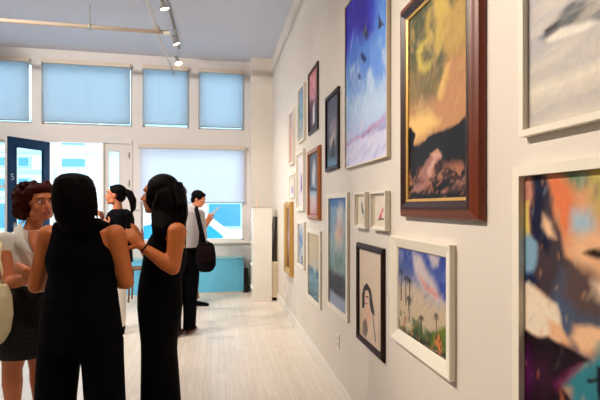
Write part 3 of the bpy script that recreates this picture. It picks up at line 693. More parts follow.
def stripe_mat():
    m = mat('striped_knit', (16,13,20), .85); nt = m.node_tree; b = nt.nodes['Principled BSDF']
    tc = nt.nodes.new('ShaderNodeTexCoord'); w = nt.nodes.new('ShaderNodeTexWave'); w.bands_direction = 'Z'; w.inputs['Scale'].default_value = 9
    w.inputs['Distortion'].default_value = .3
    nt.links.new(tc.outputs['Object'], w.inputs['Vector'])
    r = nt.nodes.new('ShaderNodeValToRGB'); r.color_ramp.elements[0].color = (*rgb((12,10,16)),1); r.color_ramp.elements[1].color = (*rgb((30,22,22)),1); r.color_ramp.elements[0].position = .55
    nt.links.new(w.outputs['Fac'], r.inputs[0]); nt.links.new(r.outputs[0], b.inputs['Base Color']); return m
F_stripe = stripe_mat()
def fleshy(name, bm, m, parent, voxel=.007, sm=4):
    o = obj(name, bm, m, parent, smooth=True)
    r = o.modifiers.new('remesh', 'REMESH'); r.mode = 'VOXEL'; r.voxel_size = voxel; r.use_smooth_shade = True
    s = o.modifiers.new('smooth', 'SMOOTH'); s.iterations = sm; s.factor = .5
    return o
def frame_of(face, tilt=0, roll=0):                 # columns: right, forward, up of a head looking along face
    f = Vector((face.x, face.y, 0)).normalized(); r = f.cross(UP)
    M = Matrix((r, f, UP)).transposed()
    return M @ Matrix.Rotation(tilt, 3, 'X') @ Matrix.Rotation(roll, 3, 'Y')
def head(bm, c, R, k=1.0, smile=0):
    q = lambda x,y,z: c+R@(Vector((x,y,z))*k)
    e = lambda p, r: ball(bm, q(*p), [v*k for v in r], R, 20)
    e((0,-.012,.03),(.073,.092,.082)); e((0,.028,-.03),(.057,.060,.070)); e((0,.048,-.070),(.036,.038,.034)); e((0,.068,-.088),(.018,.018,.016))
    e((0,.060,.040),(.052,.026,.030)); e((0,.072,-.045),(.032,.022,.030))
    for s in (-1,1):
        e((s*.036,.052,-.022),(.024,.026,.024)); e((s*.045,.02,-.07),(.022,.03,.03)); e((s*.027,.078,.032),(.020,.010,.006)); e((s*.075,-.008,-.008),(.009,.019,.031)); e((s*.009,.093,-.024),(.008,.010,.008))
    cap(bm, q(0,.082,.018), .008*k, q(0,.108,-.018), .0105*k); e((0,.104,-.021),(.012,.010,.009))
def facebits(t, c, R, k=1.0, smile=False, brow=None):
    q = lambda x,y,z: c+R@(Vector((x,y,z))*k)
    for s in (-1,1):
        b = bmesh.new(); ball(b, q(s*.030,.0765,.012), [.0125*k,.0100*k,.0058*k], R); eo = obj('eye', b, M_eye, t, smooth=True)
        b = bmesh.new(); ball(b, q(s*.030,.0865,.012), [.0052*k,.0032*k,.0050*k], R); io = obj('iris', b, M_iris, t, smooth=True)
        io.parent = eo
        b = bmesh.new(); tube(b, [q(s*.014,.090,.033), q(s*.028,.090,.040), q(s*.046,.078,.034)], [.0028*k,.0035*k,.002*k]); obj('eyebrow', b, brow or H_black, t)
    w = .028 if smile else .022; up = .008 if smile else 0
    b = bmesh.new(); tube(b, [q(-w,.078,-.050+up), q(-w*.5,.092,-.050+up*.1), q(0,.097,-.048), q(w*.5,.092,-.050+up*.1), q(w,.078,-.050+up)], [.002*k,.0045*k,.005*k,.0045*k,.002*k]); obj('upper_lip', b, M_lip, t, smooth=True)
    z = -.062 if smile else -.059
    b = bmesh.new(); tube(b, [q(-w,.077,-.052+up), q(-w*.5,.089,z+.002), q(0,.094,z), q(w*.5,.089,z+.002), q(w,.077,-.052+up)], [.002*k,.005*k,.006*k,.005*k,.002*k]); obj('lower_lip', b, M_lip, t, smooth=True)
    if smile:
        b = bmesh.new(); tube(b, [q(-w*.8,.079,-.053+up*.7), q(0,.0935,-.0545), q(w*.8,.079,-.053+up*.7)], [.002*k,.0045*k,.002*k]); obj('teeth', b, M_teeth, t, smooth=True)
def hand(bm, wr, d, nrm, k=1.0, curl=.35, thumb=1, spread=.06, tcurl=.3):
    """wr wrist, d towards the fingers, nrm out of the back of the hand, thumb on +side/-side"""
    d = d.normalized(); nrm = (nrm-d*nrm.dot(d)).normalized(); sd = d.cross(nrm)*thumb
    R = Matrix((sd, d, nrm)).transposed()
    loft(bm, [(wr-d*.01*k, sd*.024*k, nrm*.018*k), (wr+d*.03*k, sd*.034*k, nrm*.016*k), (wr+d*.07*k, sd*.040*k, nrm*.014*k), (wr+d*.09*k, sd*.038*k, nrm*.011*k)], 16)
    for i, (off, ln) in enumerate(((.031,.072),(.0105,.080),(-.0105,.074),(-.031,.058))):
        p = wr+d*(.086-.004*abs(i-1))*k+sd*off*k; a = curl*.6; pts = [p-d*.02*k, p]; dirv = (d+sd*off*spread*18)
        for f in (.45,.30,.25):
            v = (dirv.normalized()*math.cos(a)-nrm*math.sin(a)); p = p+v*ln*f*k; pts.append(p); a += curl
        chain(bm, pts, [.0085*k,.0088*k,.008*k,.0074*k,.0066*k], 10)
    b0 = wr+d*.02*k+sd*.026*k; p1 = b0+(d*.55+sd*.8-nrm*.15).normalized()*.042*k
    p2 = p1+(d*.9+sd*(.45-tcurl*.6)-nrm*tcurl).normalized()*.032*k; p3 = p2+(d*.95+sd*(.25-tcurl)-nrm*tcurl).normalized()*.025*k
    chain(bm, [b0,p1,p2,p3], [.013*k,.0115*k,.0098*k,.008*k], 10)
def arm(bm, sh, el, wr, k=1.0):
    m1 = sh.lerp(el,.4); m2 = el.lerp(wr,.25)
    chain(bm, [sh,m1,el,m2,wr], [.052*k,.045*k,.037*k,.040*k,.024*k], 16)
def ringpx(pl, pr, py, z, dep, ax=RT, fx=FW):        # a horizontal ring seen from pl to pr at height py
    a = P(pl,py,z); b = P(pr,py,z); return ((a+b)/2, RT*(b-a).length/2, FW*dep)
def seg(a, b, r0, r1, dep=1.0, n=2): return [(a, RT*r0, FW*r0*dep), (b, RT*r1, FW*r1*dep)]
def shoe(parent, ankle, d, m, k=1.0, name='shoe'):
    d = d.normalized(); bm = bmesh.new(); sdv = d.cross(UP)
    p = Vector((ankle.x, ankle.y, 0))
    loft(bm, [(p-d*.06*k+UP*.04, UP*.038, sdv*.026), (p+UP*.042, UP*.042, sdv*.034), (p+d*.07*k+UP*.034, UP*.034, sdv*.040), (p+d*.14*k+UP*.026, UP*.026, sdv*.042), (p+d*.19*k+UP*.018, UP*.016, sdv*.026)], 16)
    cyl(bm, p+UP*.05-d*.01, p+UP*.09-d*.015, .036*k, .034*k)
    return fleshy(name, bm, m, parent, .006, 2)
def leg(bm, hip, knee, ank, k=1.0):
    chain(bm, [hip, hip.lerp(knee,.5), knee, knee.lerp(ank,.3), ank], [.082*k,.070*k,.052*k,.054*k,.033*k], 16)
def lock(bm, pts, r0, r1=None): 
    n = len(pts); rr = [max(.001,(r0*(1-i/(n-1))+(r1 or r0*.35)*i/(n-1))) for i in range(n)]; rr[0] = .002; tube(bm, pts, rr, 6)

# --- woman in white blouse and striped skirt, left
z1 = 2.92
t = thing('person', 'smiling person with curly auburn hair, white blouse and striped skirt, arms crossed', 'person', (P(26,207,z1).x, P(26,207,z1).y, 0))
face = (RT*.84-FW*.54); R = frame_of(face, -.08, .05); hc = P(39.6,203,z1)
bm = bmesh.new(); head(bm, hc, R, 1.10)
nb = P(30,236,z1+.02); cap(bm, hc+R@Vector((0,-.02,-.06)), .050, nb, .056)
facing = (RT*.85-FW*.5).normalized()
loft(bm, [ringpx(14,46,238,z1+.02,.075), ringpx(8,48,246,z1+.02,.09), ringpx(11,48,258,z1+.02,.105), ringpx(10,45,285,z1+.02,.10), ringpx(8,48,320,z1+.02,.12), ringpx(10,46,340,z1+.02,.12)], 28)
shR, shL = P(4,243,z1-.06), P(40,246,z1+.17)          # near and far shoulder
elR, elL = P(8,283,z1-.14), P(46,280,z1-.06)
wrR, wrL = P(38,277,z1-.24), P(27,270,z1-.28)
arm(bm, shR, elR, wrR, 1.10); arm(bm, shL, elL, wrL, .95)
hand(bm, wrL, (P(14,268,z1-.24)-wrL), -FW, .95, curl=.22, thumb=-1, tcurl=.5)
hand(bm, wrR, (P(50,272,z1-.16)-wrR), -FW+UP*.3, .9, curl=.4, thumb=-1)
hipc = P(27,330,z1+.02); kn1 = P(12,370,z1-.02); kn2 = P(37,368,z1+.12)
leg(bm, P(18,330,z1-.02), kn1, Vector((kn1.x, kn1.y+.02, .08)), 1.15); leg(bm, P(36,330,z1+.08), kn2, Vector((kn2.x, kn2.y+.03, .08)), .95)
body1 = fleshy('body', bm, SK1, t, .0065, 3)
facebits(t, hc, R, 1.10, True, H_auburn)
# hair: curly bob
bm = bmesh.new(); rnd = random.Random(5)
q = lambda x,y,z: hc+R@(Vector((x*1.05,y-.008,z))*1.09)
ball(bm, q(0,-.035,.045), (.098,.104,.092), R, 24); ball(bm, q(0,-.085,-.02), (.098,.075,.095), R, 24); ball(bm, q(.05,-.085,-.06), (.07,.07,.06), R, 24); ball(bm, q(.0,-.12,-.07), (.085,.06,.06), R, 24)
ball(bm, q(-.075,-.03,-.01), (.028,.05,.07), R); ball(bm, q(.078,-.03,-.01), (.030,.05,.085), R); ball(bm, q(0,.030,.090), (.088,.066,.038), R, 24)
for s in (-1,1): ball(bm, q(s*.070,.030,.060), (.028,.034,.050), R); ball(bm, q(s*.078,-.01,.0), (.026,.040,.080), R)
for i in range(170):
    a = rnd.uniform(0,2*PI); zz = rnd.uniform(-.10,.125); rr = .107*math.sqrt(max(.05,1-((zz-.02)/.13)**2))
    x, y = rr*math.cos(a), -.045+rr*1.12*math.sin(a)
    if y > .035 and zz < .082: continue
    ball(bm, q(x,y,zz), rnd.uniform(.012,.024), seg=8)
fleshy('hair', bm, H_auburn, t, .006, 1)
# blouse
bm = bmesh.new()
loft(bm, [ringpx(20,42,228,z1+.04,.065), ringpx(12,46,233,z1+.03,.09), ringpx(5,48,239,z1+.02,.10), ringpx(6,50,246,z1+.02,.115), ringpx(10,51,258,z1+.02,.125), ringpx(7,49,274,z1+.02,.125), ringpx(9,48,290,z1+.02,.122)], 30)
cap(bm, shR+UP*.012, .066, shR.lerp(elR,.14), .062, 18); cap(bm, shL+UP*.012, .060, shL.lerp(elL,.2), .060, 18)
fleshy('blouse', bm, F_white, t, .008, 3)
for pts in ([P(25,220,z1+.02),P(18,226,z1-.09),P(19,240,z1-.135),P(27,250,z1-.15),P(33,255,z1-.15)], [P(46,228,z1+.06),P(47,236,z1-.02),P(44,246,z1-.10),P(38,254,z1-.14)]):
    bm = bmesh.new(); n = len(pts); wds = [.018,.032,.034,.022,.006][:n]
    L_ = []
    for i, p in enumerate(pts):
        dd = (pts[min(i+1,n-1)]-pts[max(i-1,0)]).normalized(); sdv = dd.cross(FW).normalized()
        L_.append((p, sdv*wds[i], FW*.008))
    loft(bm, L_, 12); obj('collar', bm, F_white, t, smooth=True)
# V of skin at the neckline
bm = bmesh.new()
loft(bm, [(P(34,231,z1-.035), RT*.038, FW*.02), (P(34,240,z1-.090), RT*.036, FW*.02), (P(35,247,z1-.118), RT*.024, FW*.012), (P(36,254,z1-.128), RT*.008, FW*.006)], 16)
obj('neckline', bm, SK1, t, smooth=True)
# skirt
bm = bmesh.new()
loft(bm, [ringpx(9,47,283,z1+.02,.125), ringpx(7,50,300,z1+.02,.14), ringpx(4,52,320,z1+.02,.155), ringpx(1,53,340,z1+.02,.16), ringpx(-1,52,353,z1+.02,.16)], 40, fold=.012, seed=2)
obj('skirt', bm, F_stripe, t, smooth=True)
for a in (kn1, kn2): shoe(t, Vector((a.x,a.y+.02,0)), facing, F_black)
# cream shoulder bag
ba = P(4,250,z1-.24); z1 = z1+.0
bt = thing('shoulder_bag', 'cream leather shoulder bag hanging beside the person in white blouse', 'bag', P(0,346,z1-.20))
bm = bmesh.new()
loft(bm, [(P(-1,284,z1-.20), RT*.055, FW*.025), (P(0,296,z1-.20), RT*.072, FW*.05), (P(0,315,z1-.20), RT*.078, FW*.065), (P(-1,332,z1-.20), RT*.066, FW*.06), (P(-2,342,z1-.20), RT*.035, FW*.04), (P(-2,345,z1-.20), RT*.01, FW*.012)], 24, fold=.05, seed=4)
fleshy('pouch', bm, F_cream, bt, .008, 3)
for dx in (0, 5):
    bm = bmesh.new(); tube(bm, [P(-3+dx,286,z1-.20), P(-4+dx*1.2,272,z1-.215), P(-6+dx,258,z1-.2), P(-4+dx,244,z1-.13), P(-1+dx,236.5,z1-.05), P(0+dx,240,z1+.12)], .009, 8); obj('strap', bm, F_cream, bt, smooth=True)

# --- woman seen from behind in black
z2 = 2.40
t = thing('person', 'person seen from behind with dark hair, sleeveless black top and wide black trousers', 'person', (P(82,207,z2).x, P(82,207,z2).y, 0))
face = (FW*1.0-RT*.1); R = frame_of(face); hc = P(77.5,199,z2)
bm = bmesh.new(); head(bm, hc, R, 1.0); cap(bm, hc+Vector((0,0,-.06)), .052, P(81,232,z2), .060)
loft(bm, [ringpx(60,104,224,z2,.06), ringpx(47,117,231,z2,.085), ringpx(50,115,246,z2,.105), ringpx(55,110,262,z2,.105), ringpx(58,108,285,z2,.095), ringpx(48,115,320,z2,.12), ringpx(50,114,345,z2,.11)], 28)
sL, sR = P(49,235,z2), P(115,235,z2); eL, eR = P(36,286,z2+.03), P(126.5,282,z2+.03)
wL, wR = P(58,279,z2+.25), P(108,279,z2+.25)
arm(bm, sL, eL, wL, 1.12); arm(bm, sR, eR, wR, 1.15)
hand(bm, wL, RT*.8+FW*.15+UP*.1, FW, 1, .4, 1); hand(bm, wR, -RT*.8+FW*.3-UP*.1, FW, 1, .4, 1)
leg(bm, P(60,345,z2), P(57,400,z2), Vector((P(56,400,z2).x, P(56,400,z2).y, .08))); leg(bm, P(104,345,z2), P(105,400,z2), Vector((P(106,400,z2).x, P(106,400,z2).y, .08)))
fleshy('body', bm, SK2, t, .007, 3)
facebits(t, hc, R)
bm = bmesh.new(); q = lambda x,y,z: hc+R@Vector((x,y,z))
loft(bm, [ringpx(73,82,173.6,z2,.03), ringpx(66,89,175.6,z2,.08), ringpx(61.5,93.5,180,z2+.0,.105), ringpx(58.5,96.5,188,z2-.0,.115), ringpx(57.5,98,198,z2-.01,.112), ringpx(58,98,208,z2-.02,.10), ringpx(60,96,218,z2-.03,.08), ringpx(64,93,227,z2-.04,.06), ringpx(69,89,235,z2-.045,.035)], 30)
bmesh.ops.translate(bm, verts=bm.verts, vec=-FW*.035)
rnd = random.Random(3)
for i in range(52):
    x = 58.5+i*.74; y0 = 182+rnd.uniform(-3,3)+abs(x-78)*.25; y1 = 224+rnd.uniform(-5,6)-abs(x-78)*.25
    dpt = .125*math.sqrt(max(.02,1-((x-78)/22)**2))
    lock(bm, [P(x,y0,z2-dpt*.9-.02), P(x+rnd.uniform(-1,1),(y0+y1)/2,z2-dpt-.03), P(x+rnd.uniform(-1.5,1.5),y1,z2-dpt*.8-.05)], .007, .004)
fleshy('hair', bm, H_black, t, .005, 1)
bm = bmesh.new()
loft(bm, [ringpx(64,98,218,z2-.0,.062), ringpx(54.5,109,223,z2,.085), ringpx(52.5,111,232,z2,.108), ringpx(51,113,244,z2,.125), ringpx(47.5,116,256,z2,.130), ringpx(47,117,263,z2,.130), ringpx(50,114,274,z2,.122), ringpx(47,116,288,z2,.122), ringpx(44,118,300,z2,.13)], 32)
fleshy('top', bm, F_black, t, .008, 2)
bm = bmesh.new()
loft(bm, [ringpx(47,116,290,z2,.12), ringpx(43,119,310,z2,.14), ringpx(41,121.5,330,z2,.145), ringpx(41,122,345,z2,.14)], 32)
loft(bm, [ringpx(41,82.5,340,z2,.125), ringpx(39.5,78,365,z2,.12), ringpx(37.5,74,402,z2,.12), ringpx(35,76,440,z2,.13), ringpx(32,78,469,z2,.14)], 32, fold=.015, seed=8)
loft(bm, [ringpx(80,122,340,z2,.125), ringpx(84,122.5,365,z2,.12), ringpx(87,124,402,z2,.12), ringpx(86,128,440,z2,.13), ringpx(85,130,469,z2,.14)], 32, fold=.015, seed=9)
fleshy('trousers', bm, F_black2, t, .009, 2)
shoe(t, P(56,400,z2)+FW*.03, FW, F_black); shoe(t, P(106,400,z2)+FW*.03, FW, F_black)

# --- woman in profile, long black hair and black dress
z3 = 2.80
t = thing('person', 'person in profile with long black hair and long black dress, gesturing with bare forearm', 'person', (P(162,207,z3).x, P(162,207,z3).y, 0))
face = (-RT*1.0+FW*.12); R = frame_of(face, .03); hc = P(159,196.5,z3)
bm = bmesh.new(); head(bm, hc, R, 1.10); cap(bm, hc+R@Vector((0,-.025,-.05)), .048, P(167,226,z3), .055)
loft(bm, [ringpx(160,178,225,z3,.10), ringpx(157,184,234,z3,.155), ringpx(152,185,248,z3,.155), ringpx(148,182,265,z3,.145), ringpx(147,179,285,z3,.13), ringpx(145,178,315,z3,.13), ringpx(148,172,340,z3,.11)], 28)
s1, e1, w1 = P(177,232,z3-.15), P(173,268,z3-.20), P(142,246.5,z3-.22)
s2, e2, w2 = P(162,234,z3+.16), P(155,268,z3+.14), P(142,246,z3-.02)
arm(bm, s1, e1, w1, 1.16); arm(bm, s2, e2, w2, 1.0)
hand(bm, w1, P(131,235,z3-.23)-w1, UP*.6-FW*.7, 1.0, .32, -1, tcurl=.0)
hand(bm, w2, P(136,228,z3-.04)-w2, RT*.9, 1.0, .25, 1, tcurl=-.1)
leg(bm, P(160,340,z3-.06), P(159,380,z3-.07), Vector((P(158,380,z3).x,P(158,380,z3-.07).y,.08)), .8); leg(bm, P(163,340,z3+.08), P(163,380,z3+.09), Vector((P(164,380,z3).x,P(164,380,z3+.09).y,.08)), .8)
fleshy('body', bm, SK2, t, .007, 3)
facebits(t, hc, R, 1.03)
bm = bmesh.new(); q = lambda x,y,z: hc+R@Vector((x,y,z))
ball(bm, q(0,-.030,.052), (.095,.108,.100), R, 24); ball(bm, q(0,-.065,-.01), (.094,.092,.11), R, 24); ball(bm, q(0,.03,.09), (.055,.04,.03), R, 20)
for s in (-1,1): ball(bm, q(s*.074,.0,-.005), (.020,.055,.085), R, 20)
loft(bm, [ringpx(154,182,182,z3,.07), ringpx(152,185,192,z3,.11), ringpx(152.5,187,202,z3,.12), ringpx(153,187.5,214,z3,.135), ringpx(153,185,224,z3-.02,.155), ringpx(155,180,232,z3-.02,.15), ringpx(158,182,240,z3+.0,.12), ringpx(172,183,246,z3+.05,.06)], 28)
rnd = random.Random(9)
for i in range(44):
    u = rnd.random(); x0 = 152+u*31; dd = rnd.choice((-1,1))*rnd.uniform(.08,.13)
    x1 = 151+u*35+rnd.uniform(-1,1); ye = 234+rnd.uniform(-6,8)+(u>.75)*8
    if dd < 0 and u > .45: ye = min(ye, 222+rnd.uniform(-2,4))
    lock(bm, [P(x0*.55+168*.45,186+rnd.uniform(-3,3),z3+dd*.75), P((x0+x1)/2+1,204,z3+dd*1.05), P(x1,ye,z3+dd*1.0)], .010, .004)
for k in range(16):
    lock(bm, [P(153+k*.6,200,z3-.09), P(152+k*.8,214,z3-.13), P(152.5+k*.8,228,z3-.175), P(153.5+k*.75,238+(k%3)*2,z3-.19)], .010, .005)
for k in range(5):
    lock(bm, [P(180,204,z3-.02), P(183.5-k*.5,220,z3-.06), P(184.5-k*.8,232,z3-.09), P(186-k,246-k*2,z3-.10)], .010, .004)
fleshy('hair', bm, H_black, t, .006, 1)
bm = bmesh.new()
loft(bm, [ringpx(154,176,233,z3-.0,.15), ringpx(149,184,242,z3,.182), ringpx(145.5,186,256,z3,.185), ringpx(143,184,268,z3,.165), ringpx(140.5,181,280,z3,.15), ringpx(139,181,292,z3,.15), ringpx(139,181.5,305,z3,.165), ringpx(141,180,322,z3,.17), ringpx(143,176.5,340,z3,.16), ringpx(143,176,352,z3,.155), ringpx(142.5,178,375,z3,.15), ringpx(142,180,402,z3,.15), ringpx(140,184,448,z3,.17)], 36, fold=.012, seed=3)
fleshy('dress', bm, F_black, t, .008, 2)
for pts in ([P(176,246,z3-.16),P(180,236,z3-.185),P(181.5,226,z3-.13),P(180,222,z3-.04),P(184,232,z3+.06)], [P(170,246,z3-.16),P(174,236,z3-.17),P(176.5,227,z3-.12),P(177,223,z3-.04)]):
    bm = bmesh.new(); tube(bm, pts, .004, 8); obj('shoulder_strap', bm, F_black, t, smooth=True)
bm = bmesh.new(); dv = (e1-w1).normalized(); pc = w1+dv*.02; a = dv.cross(UP).normalized(); b2 = dv.cross(a)
tube(bm, [pc+(a*math.cos(k*PI/8)+b2*math.sin(k*PI/8))*.030 for k in range(17)], .0055, 8); obj('bracelet', bm, M_dark, t, smooth=True)
shoe(t, P(158,380,z3-.07), -RT, F_black); shoe(t, P(163,380,z3+.09), -RT, F_black)

# --- woman with ponytail further back
z4 = 5.1
t = thing('person', 'person with dark ponytail, black jacket, green collar and white trousers, in front of the doorway', 'person', (P(120,207,z4).x, P(120,207,z4).y, 0))
face = (-RT*1.0-FW*.15); R = frame_of(face, .05); hc = P(115.5,195.5,z4)
bm = bmesh.new(); head(bm, hc, R, 1.06); cap(bm, hc+R@Vector((0,-.02,-.06)), .052, P(118,213,z4), .06)
loft(bm, [ringpx(110,129,213,z4,.10), ringpx(107,132,220,z4,.17), ringpx(110,130,240,z4,.15), ringpx(112,129,255,z4,.13), ringpx(110,131,268,z4,.15)], 24)
s1, e1, w1 = P(121,217,z4-.18), P(121,237,z4-.20), P(108,226,z4-.26)
s2, e2, w2 = P(117,217,z4+.18), P(112,236,z4+.2), P(103,221,z4+.06)
arm(bm, s1, e1, w1, 1.05); arm(bm, s2, e2, w2, 1.05)
hand(bm, w1, P(102,220,z4-.2)-w1, -FW, 1, .5, 1); hand(bm, w2, P(101,214,z4)-w2, RT*.8, 1, .5, 1)
a1, a2 = P(119,207,z4-.10), P(120,207,z4+.10)
leg(bm, a1-UP*.62, Vector((a1.x,a1.y,.48)), Vector((a1.x,a1.y,.09))); leg(bm, a2-UP*.62, Vector((a2.x,a2.y,.48)), Vector((a2.x,a2.y,.09)))
fleshy('body', bm, SK3, t, .0075, 3); facebits(t, hc, R, 1.06)
bm = bmesh.new(); q = lambda x,y,z: hc+R@Vector((x,y,z))
ball(bm, q(0,-.028,.05), (.087,.100,.088), R, 20); ball(bm, q(0,-.06,.0), (.082,.06,.08), R, 20); ball(bm, q(0,.035,.098), (.055,.035,.022), R, 16)
chain(bm, [q(0,-.10,.06), q(0,-.16,.03), q(0,-.20,-.05), q(0,-.21,-.14), q(0,-.19,-.21)], [.035,.045,.045,.034,.008], 12)
fleshy('hair', bm, H_black, t, .007, 1)
bm = bmesh.new()
loft(bm, [ringpx(112.5,127,209,z4+.03,.09), ringpx(109,131.5,213,z4,.17), ringpx(107,133,220,z4,.21), ringpx(108,132.5,235,z4,.19), ringpx(109,131,252,z4,.17), ringpx(108,132,262,z4,.18)], 26)
cap(bm, s1, .068, e1, .055); cap(bm, e1, .055, w1.lerp(e1,.2), .042); cap(bm, s2, .066, e2, .055); cap(bm, e2, .055, w2.lerp(e2,.2), .042)
fleshy('jacket', bm, F_black, t, .01, 2)
bm = bmesh.new(); loft(bm, [(P(114.5,210,z4-.02), RT*.030, FW*.05), (P(112,214,z4-.03), RT*.035, FW*.08), (P(109.3,219,z4-.03), RT*.03, FW*.06), (P(109,226,z4-.02), RT*.012, FW*.04)], 14)
obj('shirt', bm, F_green, t, smooth=True)
bm = bmesh.new()
loft(bm, [ringpx(110.5,130,258,z4,.16), ringpx(109.5,131,272,z4,.175), ringpx(110,130,282,z4,.16)], 22)
for a in (a1,a2): loft(bm, [(Vector((a.x,a.y,.90)), RT*.10, FW*.09), (Vector((a.x,a.y,.5)), RT*.08, FW*.075), (Vector((a.x,a.y,.10)), RT*.07, FW*.07)], 18)
fleshy('trousers', bm, F_white, t, .01, 2)
for a in (a1,a2): shoe(t, a, face, F_black)

# --- man with the messenger bag
z5 = 5.06
t = thing('person', 'person seen from behind with red-brown hair, pale shirt and black trousers, carrying a black bag', 'person', (P(184,207,z5).x, P(184,207,z5).y, 0))
face = FW*1.0+RT*.25; R = frame_of(face); hc = P(180,195.5,z5)
bm = bmesh.new(); head(bm, hc, R, 1.05); cap(bm, hc-UP*.06, .056, P(182,209,z5), .065)
loft(bm, [ringpx(172,195,209,z5,.08), ringpx(165,200,215,z5,.11), ringpx(168,198,235,z5,.12), ringpx(169,197,250,z5,.12)], 24)
s1, e1, w1 = P(200,214,z5), P(203,237,z5+.05), P(199,242,z5+.30)
s2, e2, w2 = P(165,214,z5), P(163,238,z5+.04), P(168,250,z5+.24)
arm(bm, s1, e1, w1, 1.08); arm(bm, s2, e2, w2, 1.08); hand(bm, w1, -UP*.2-RT*.6+FW*.5, FW, 1.05, .5, 1); hand(bm, w2, FW*.5-UP*.5, -RT, 1.05, .4, 1)
h1, h2 = P(190,262,z5), P(176,262,z5-.04); k1, k2 = P(190,292,z5), P(175,294,z5-.1); n1_, n2_ = P(189,325,z5), P(176,328,z5-.14)
leg(bm, h1, k1, n1_, 1.05); leg(bm, h2, k2, n2_, 1.05)
fleshy('body', bm, SK3, t, .008, 3); facebits(t, hc, R, 1.05)
bm = bmesh.new(); q = lambda x,y,z: hc+R@Vector((x,y,z))
ball(bm, q(0,-.022,.042), (.088,.102,.090), R, 20); ball(bm, q(0,-.06,-.02), (.078,.052,.07), R, 20)
fleshy('hair', bm, H_brown, t, .007, 1)
bm = bmesh.new()
loft(bm, [ringpx(176,191,203.5,z5,.075), ringpx(170,197,207,z5,.10), ringpx(164.5,201.5,212,z5,.125), ringpx(165,202,225,z5,.14), ringpx(166,201,240,z5,.14), ringpx(166,201,247,z5,.145)], 28)
cap(bm, s1, .062, e1, .052); cap(bm, e1, .052, w1, .036); cap(bm, s2, .062, e2, .052); cap(bm, e2, .052, w2, .036)
fleshy('shirt', bm, F_grey, t, .009, 2)
bm = bmesh.new()
loft(bm, [ringpx(167,200,245,z5,.13), ringpx(166,200.5,258,z5,.145), ringpx(167,200,268,z5,.135)], 26)
for rows in ([(183,200,262,0),(183.5,199,280,0),(183,197,300,0),(183.5,196,318,0),(183,195.5,329,0)], [(168,185,262,-.04),(168,183,280,-.07),(168,182,300,-.1),(169,181,318,-.13),(169,181,331,-.14)]):
    loft(bm, [ringpx(a,b,y,z5+dz,.085) for a,b,y,dz in rows], 22)
fleshy('trousers', bm, F_black2, t, .009, 2)
for a in (n1_, n2_): shoe(t, a, FW*.95+RT*.12, F_brownshoe, 1.1)
# messenger bag
zb_ = z5-.16
bt = thing('messenger_bag', 'black messenger bag hanging from a wide strap over the pale shirt', 'bag', P(206,271,zb_))
bm = bmesh.new()
loft(bm, [ringpx(199,212,242.5,zb_,.03), ringpx(196.5,214.5,246,zb_,.055), ringpx(195.5,216,256,zb_,.065), ringpx(196,216,265,zb_,.065), ringpx(198,213.5,270,zb_,.05), ringpx(201,210,272,zb_,.03)], 24)
bg = fleshy('pouch', bm, F_bag, bt, .008, 2)
bm = bmesh.new(); loft(bm, [ringpx(197.5,214,246,zb_-.062,.010), ringpx(197,214.5,256,zb_-.072,.010), ringpx(198.5,213,262,zb_-.070,.008)], 16); fleshy('flap', bm, mat('maroon_nylon', (26,8,11), .8, spec=.1), bt, .006, 2)
bm = bmesh.new(); tube(bm, [P(199,244,zb_-.02), P(203.5,244,zb_-.05), P(207,241,zb_-.07), P(211,244,zb_-.04)], .008); obj('grab_handle', bm, F_bag, bt, smooth=True)
def strap(pts, w):
    bm = bmesh.new(); n = len(pts)
    for i in range(n): pass
    L_ = []
    for i, p in enumerate(pts):
        dd = (pts[min(i+1,n-1)]-pts[max(i-1,0)]).normalized(); sdv = dd.cross(FW).normalized(); L_.append((p, sdv*w, FW*.005))
    loft(bm, L_, 10); return bm
obj('strap', strap([P(194.5,207,z5+.02),P(196,208,z5-.11),P(198,216,z5-.155),P(201,230,z5-.165),P(204.5,244,zb_-.02)], .026), F_bag, bt, smooth=True)
obj('strap', strap([P(201,232,zb_+.02),P(200.5,240,zb_+.01),P(199.5,246,zb_)], .022), F_bag, bt, smooth=True)

# --- man reading a sheet of paper
z6 = 6.45
t = thing('person', 'person with short dark hair and khaki trousers reading a white sheet near the shop window', 'person', (P(194,207,z6).x, P(194,207,z6).y, 0))
face = RT*1.0-FW*.1; R = frame_of(face, -.35); hc = P(198.5,199.5,z6)
bm = bmesh.new(); head(bm, hc, R, 1.05); cap(bm, hc+R@Vector((0,-.02,-.06)), .054, P(194,211,z6), .064)
loft(bm, [ringpx(188,200,211,z6,.12), ringpx(185,203,217,z6,.18), ringpx(185,202,235,z6,.16), ringpx(186,201,252,z6,.15)], 24)
s1, e1, w1 = P(195,217,z6-.16), P(196,237,z6-.20), P(206,222,z6-.22)
s2, e2, w2 = P(196,217,z6+.18), P(198,236,z6+.2), P(209,222,z6+.02)
arm(bm, s1, e1, w1, 1.05); arm(bm, s2, e2, w2, 1.05)
hand(bm, w1, P(210,216,z6-.2)-w1, RT*.6-FW*.6, 1.05, .5, 1); hand(bm, w2, P(213,218,z6)-w2, RT*.6, 1.05, .5, -1)
k1, k2 = P(190,272,z6), P(184,275,z6+.06)
a1, a2 = P(195,298,z6), P(183,300,z6+.06)
leg(bm, P(193,252,z6-.07), k1, a1, 1.05); leg(bm, P(190,252,z6+.07), k2, a2, 1.05)
fleshy('body', bm, SK3, t, .0085, 3); facebits(t, hc, R, 1.05)
bm = bmesh.new(); q = lambda x,y,z: hc+R@Vector((x,y,z))
ball(bm, q(0,-.024,.048), (.090,.106,.092), R, 20); ball(bm, q(0,-.06,-.015), (.080,.055,.07), R, 20); ball(bm, q(0,.045,.095), (.06,.04,.025), R, 16)
fleshy('hair', bm, H_black, t, .008, 1)
bm = bmesh.new()
loft(bm, [ringpx(189,199,210,z6,.09), ringpx(185,202,214,z6,.17), ringpx(183.5,203.5,220,z6,.20), ringpx(184,203,236,z6,.18), ringpx(184,203,254,z6,.18)], 26)
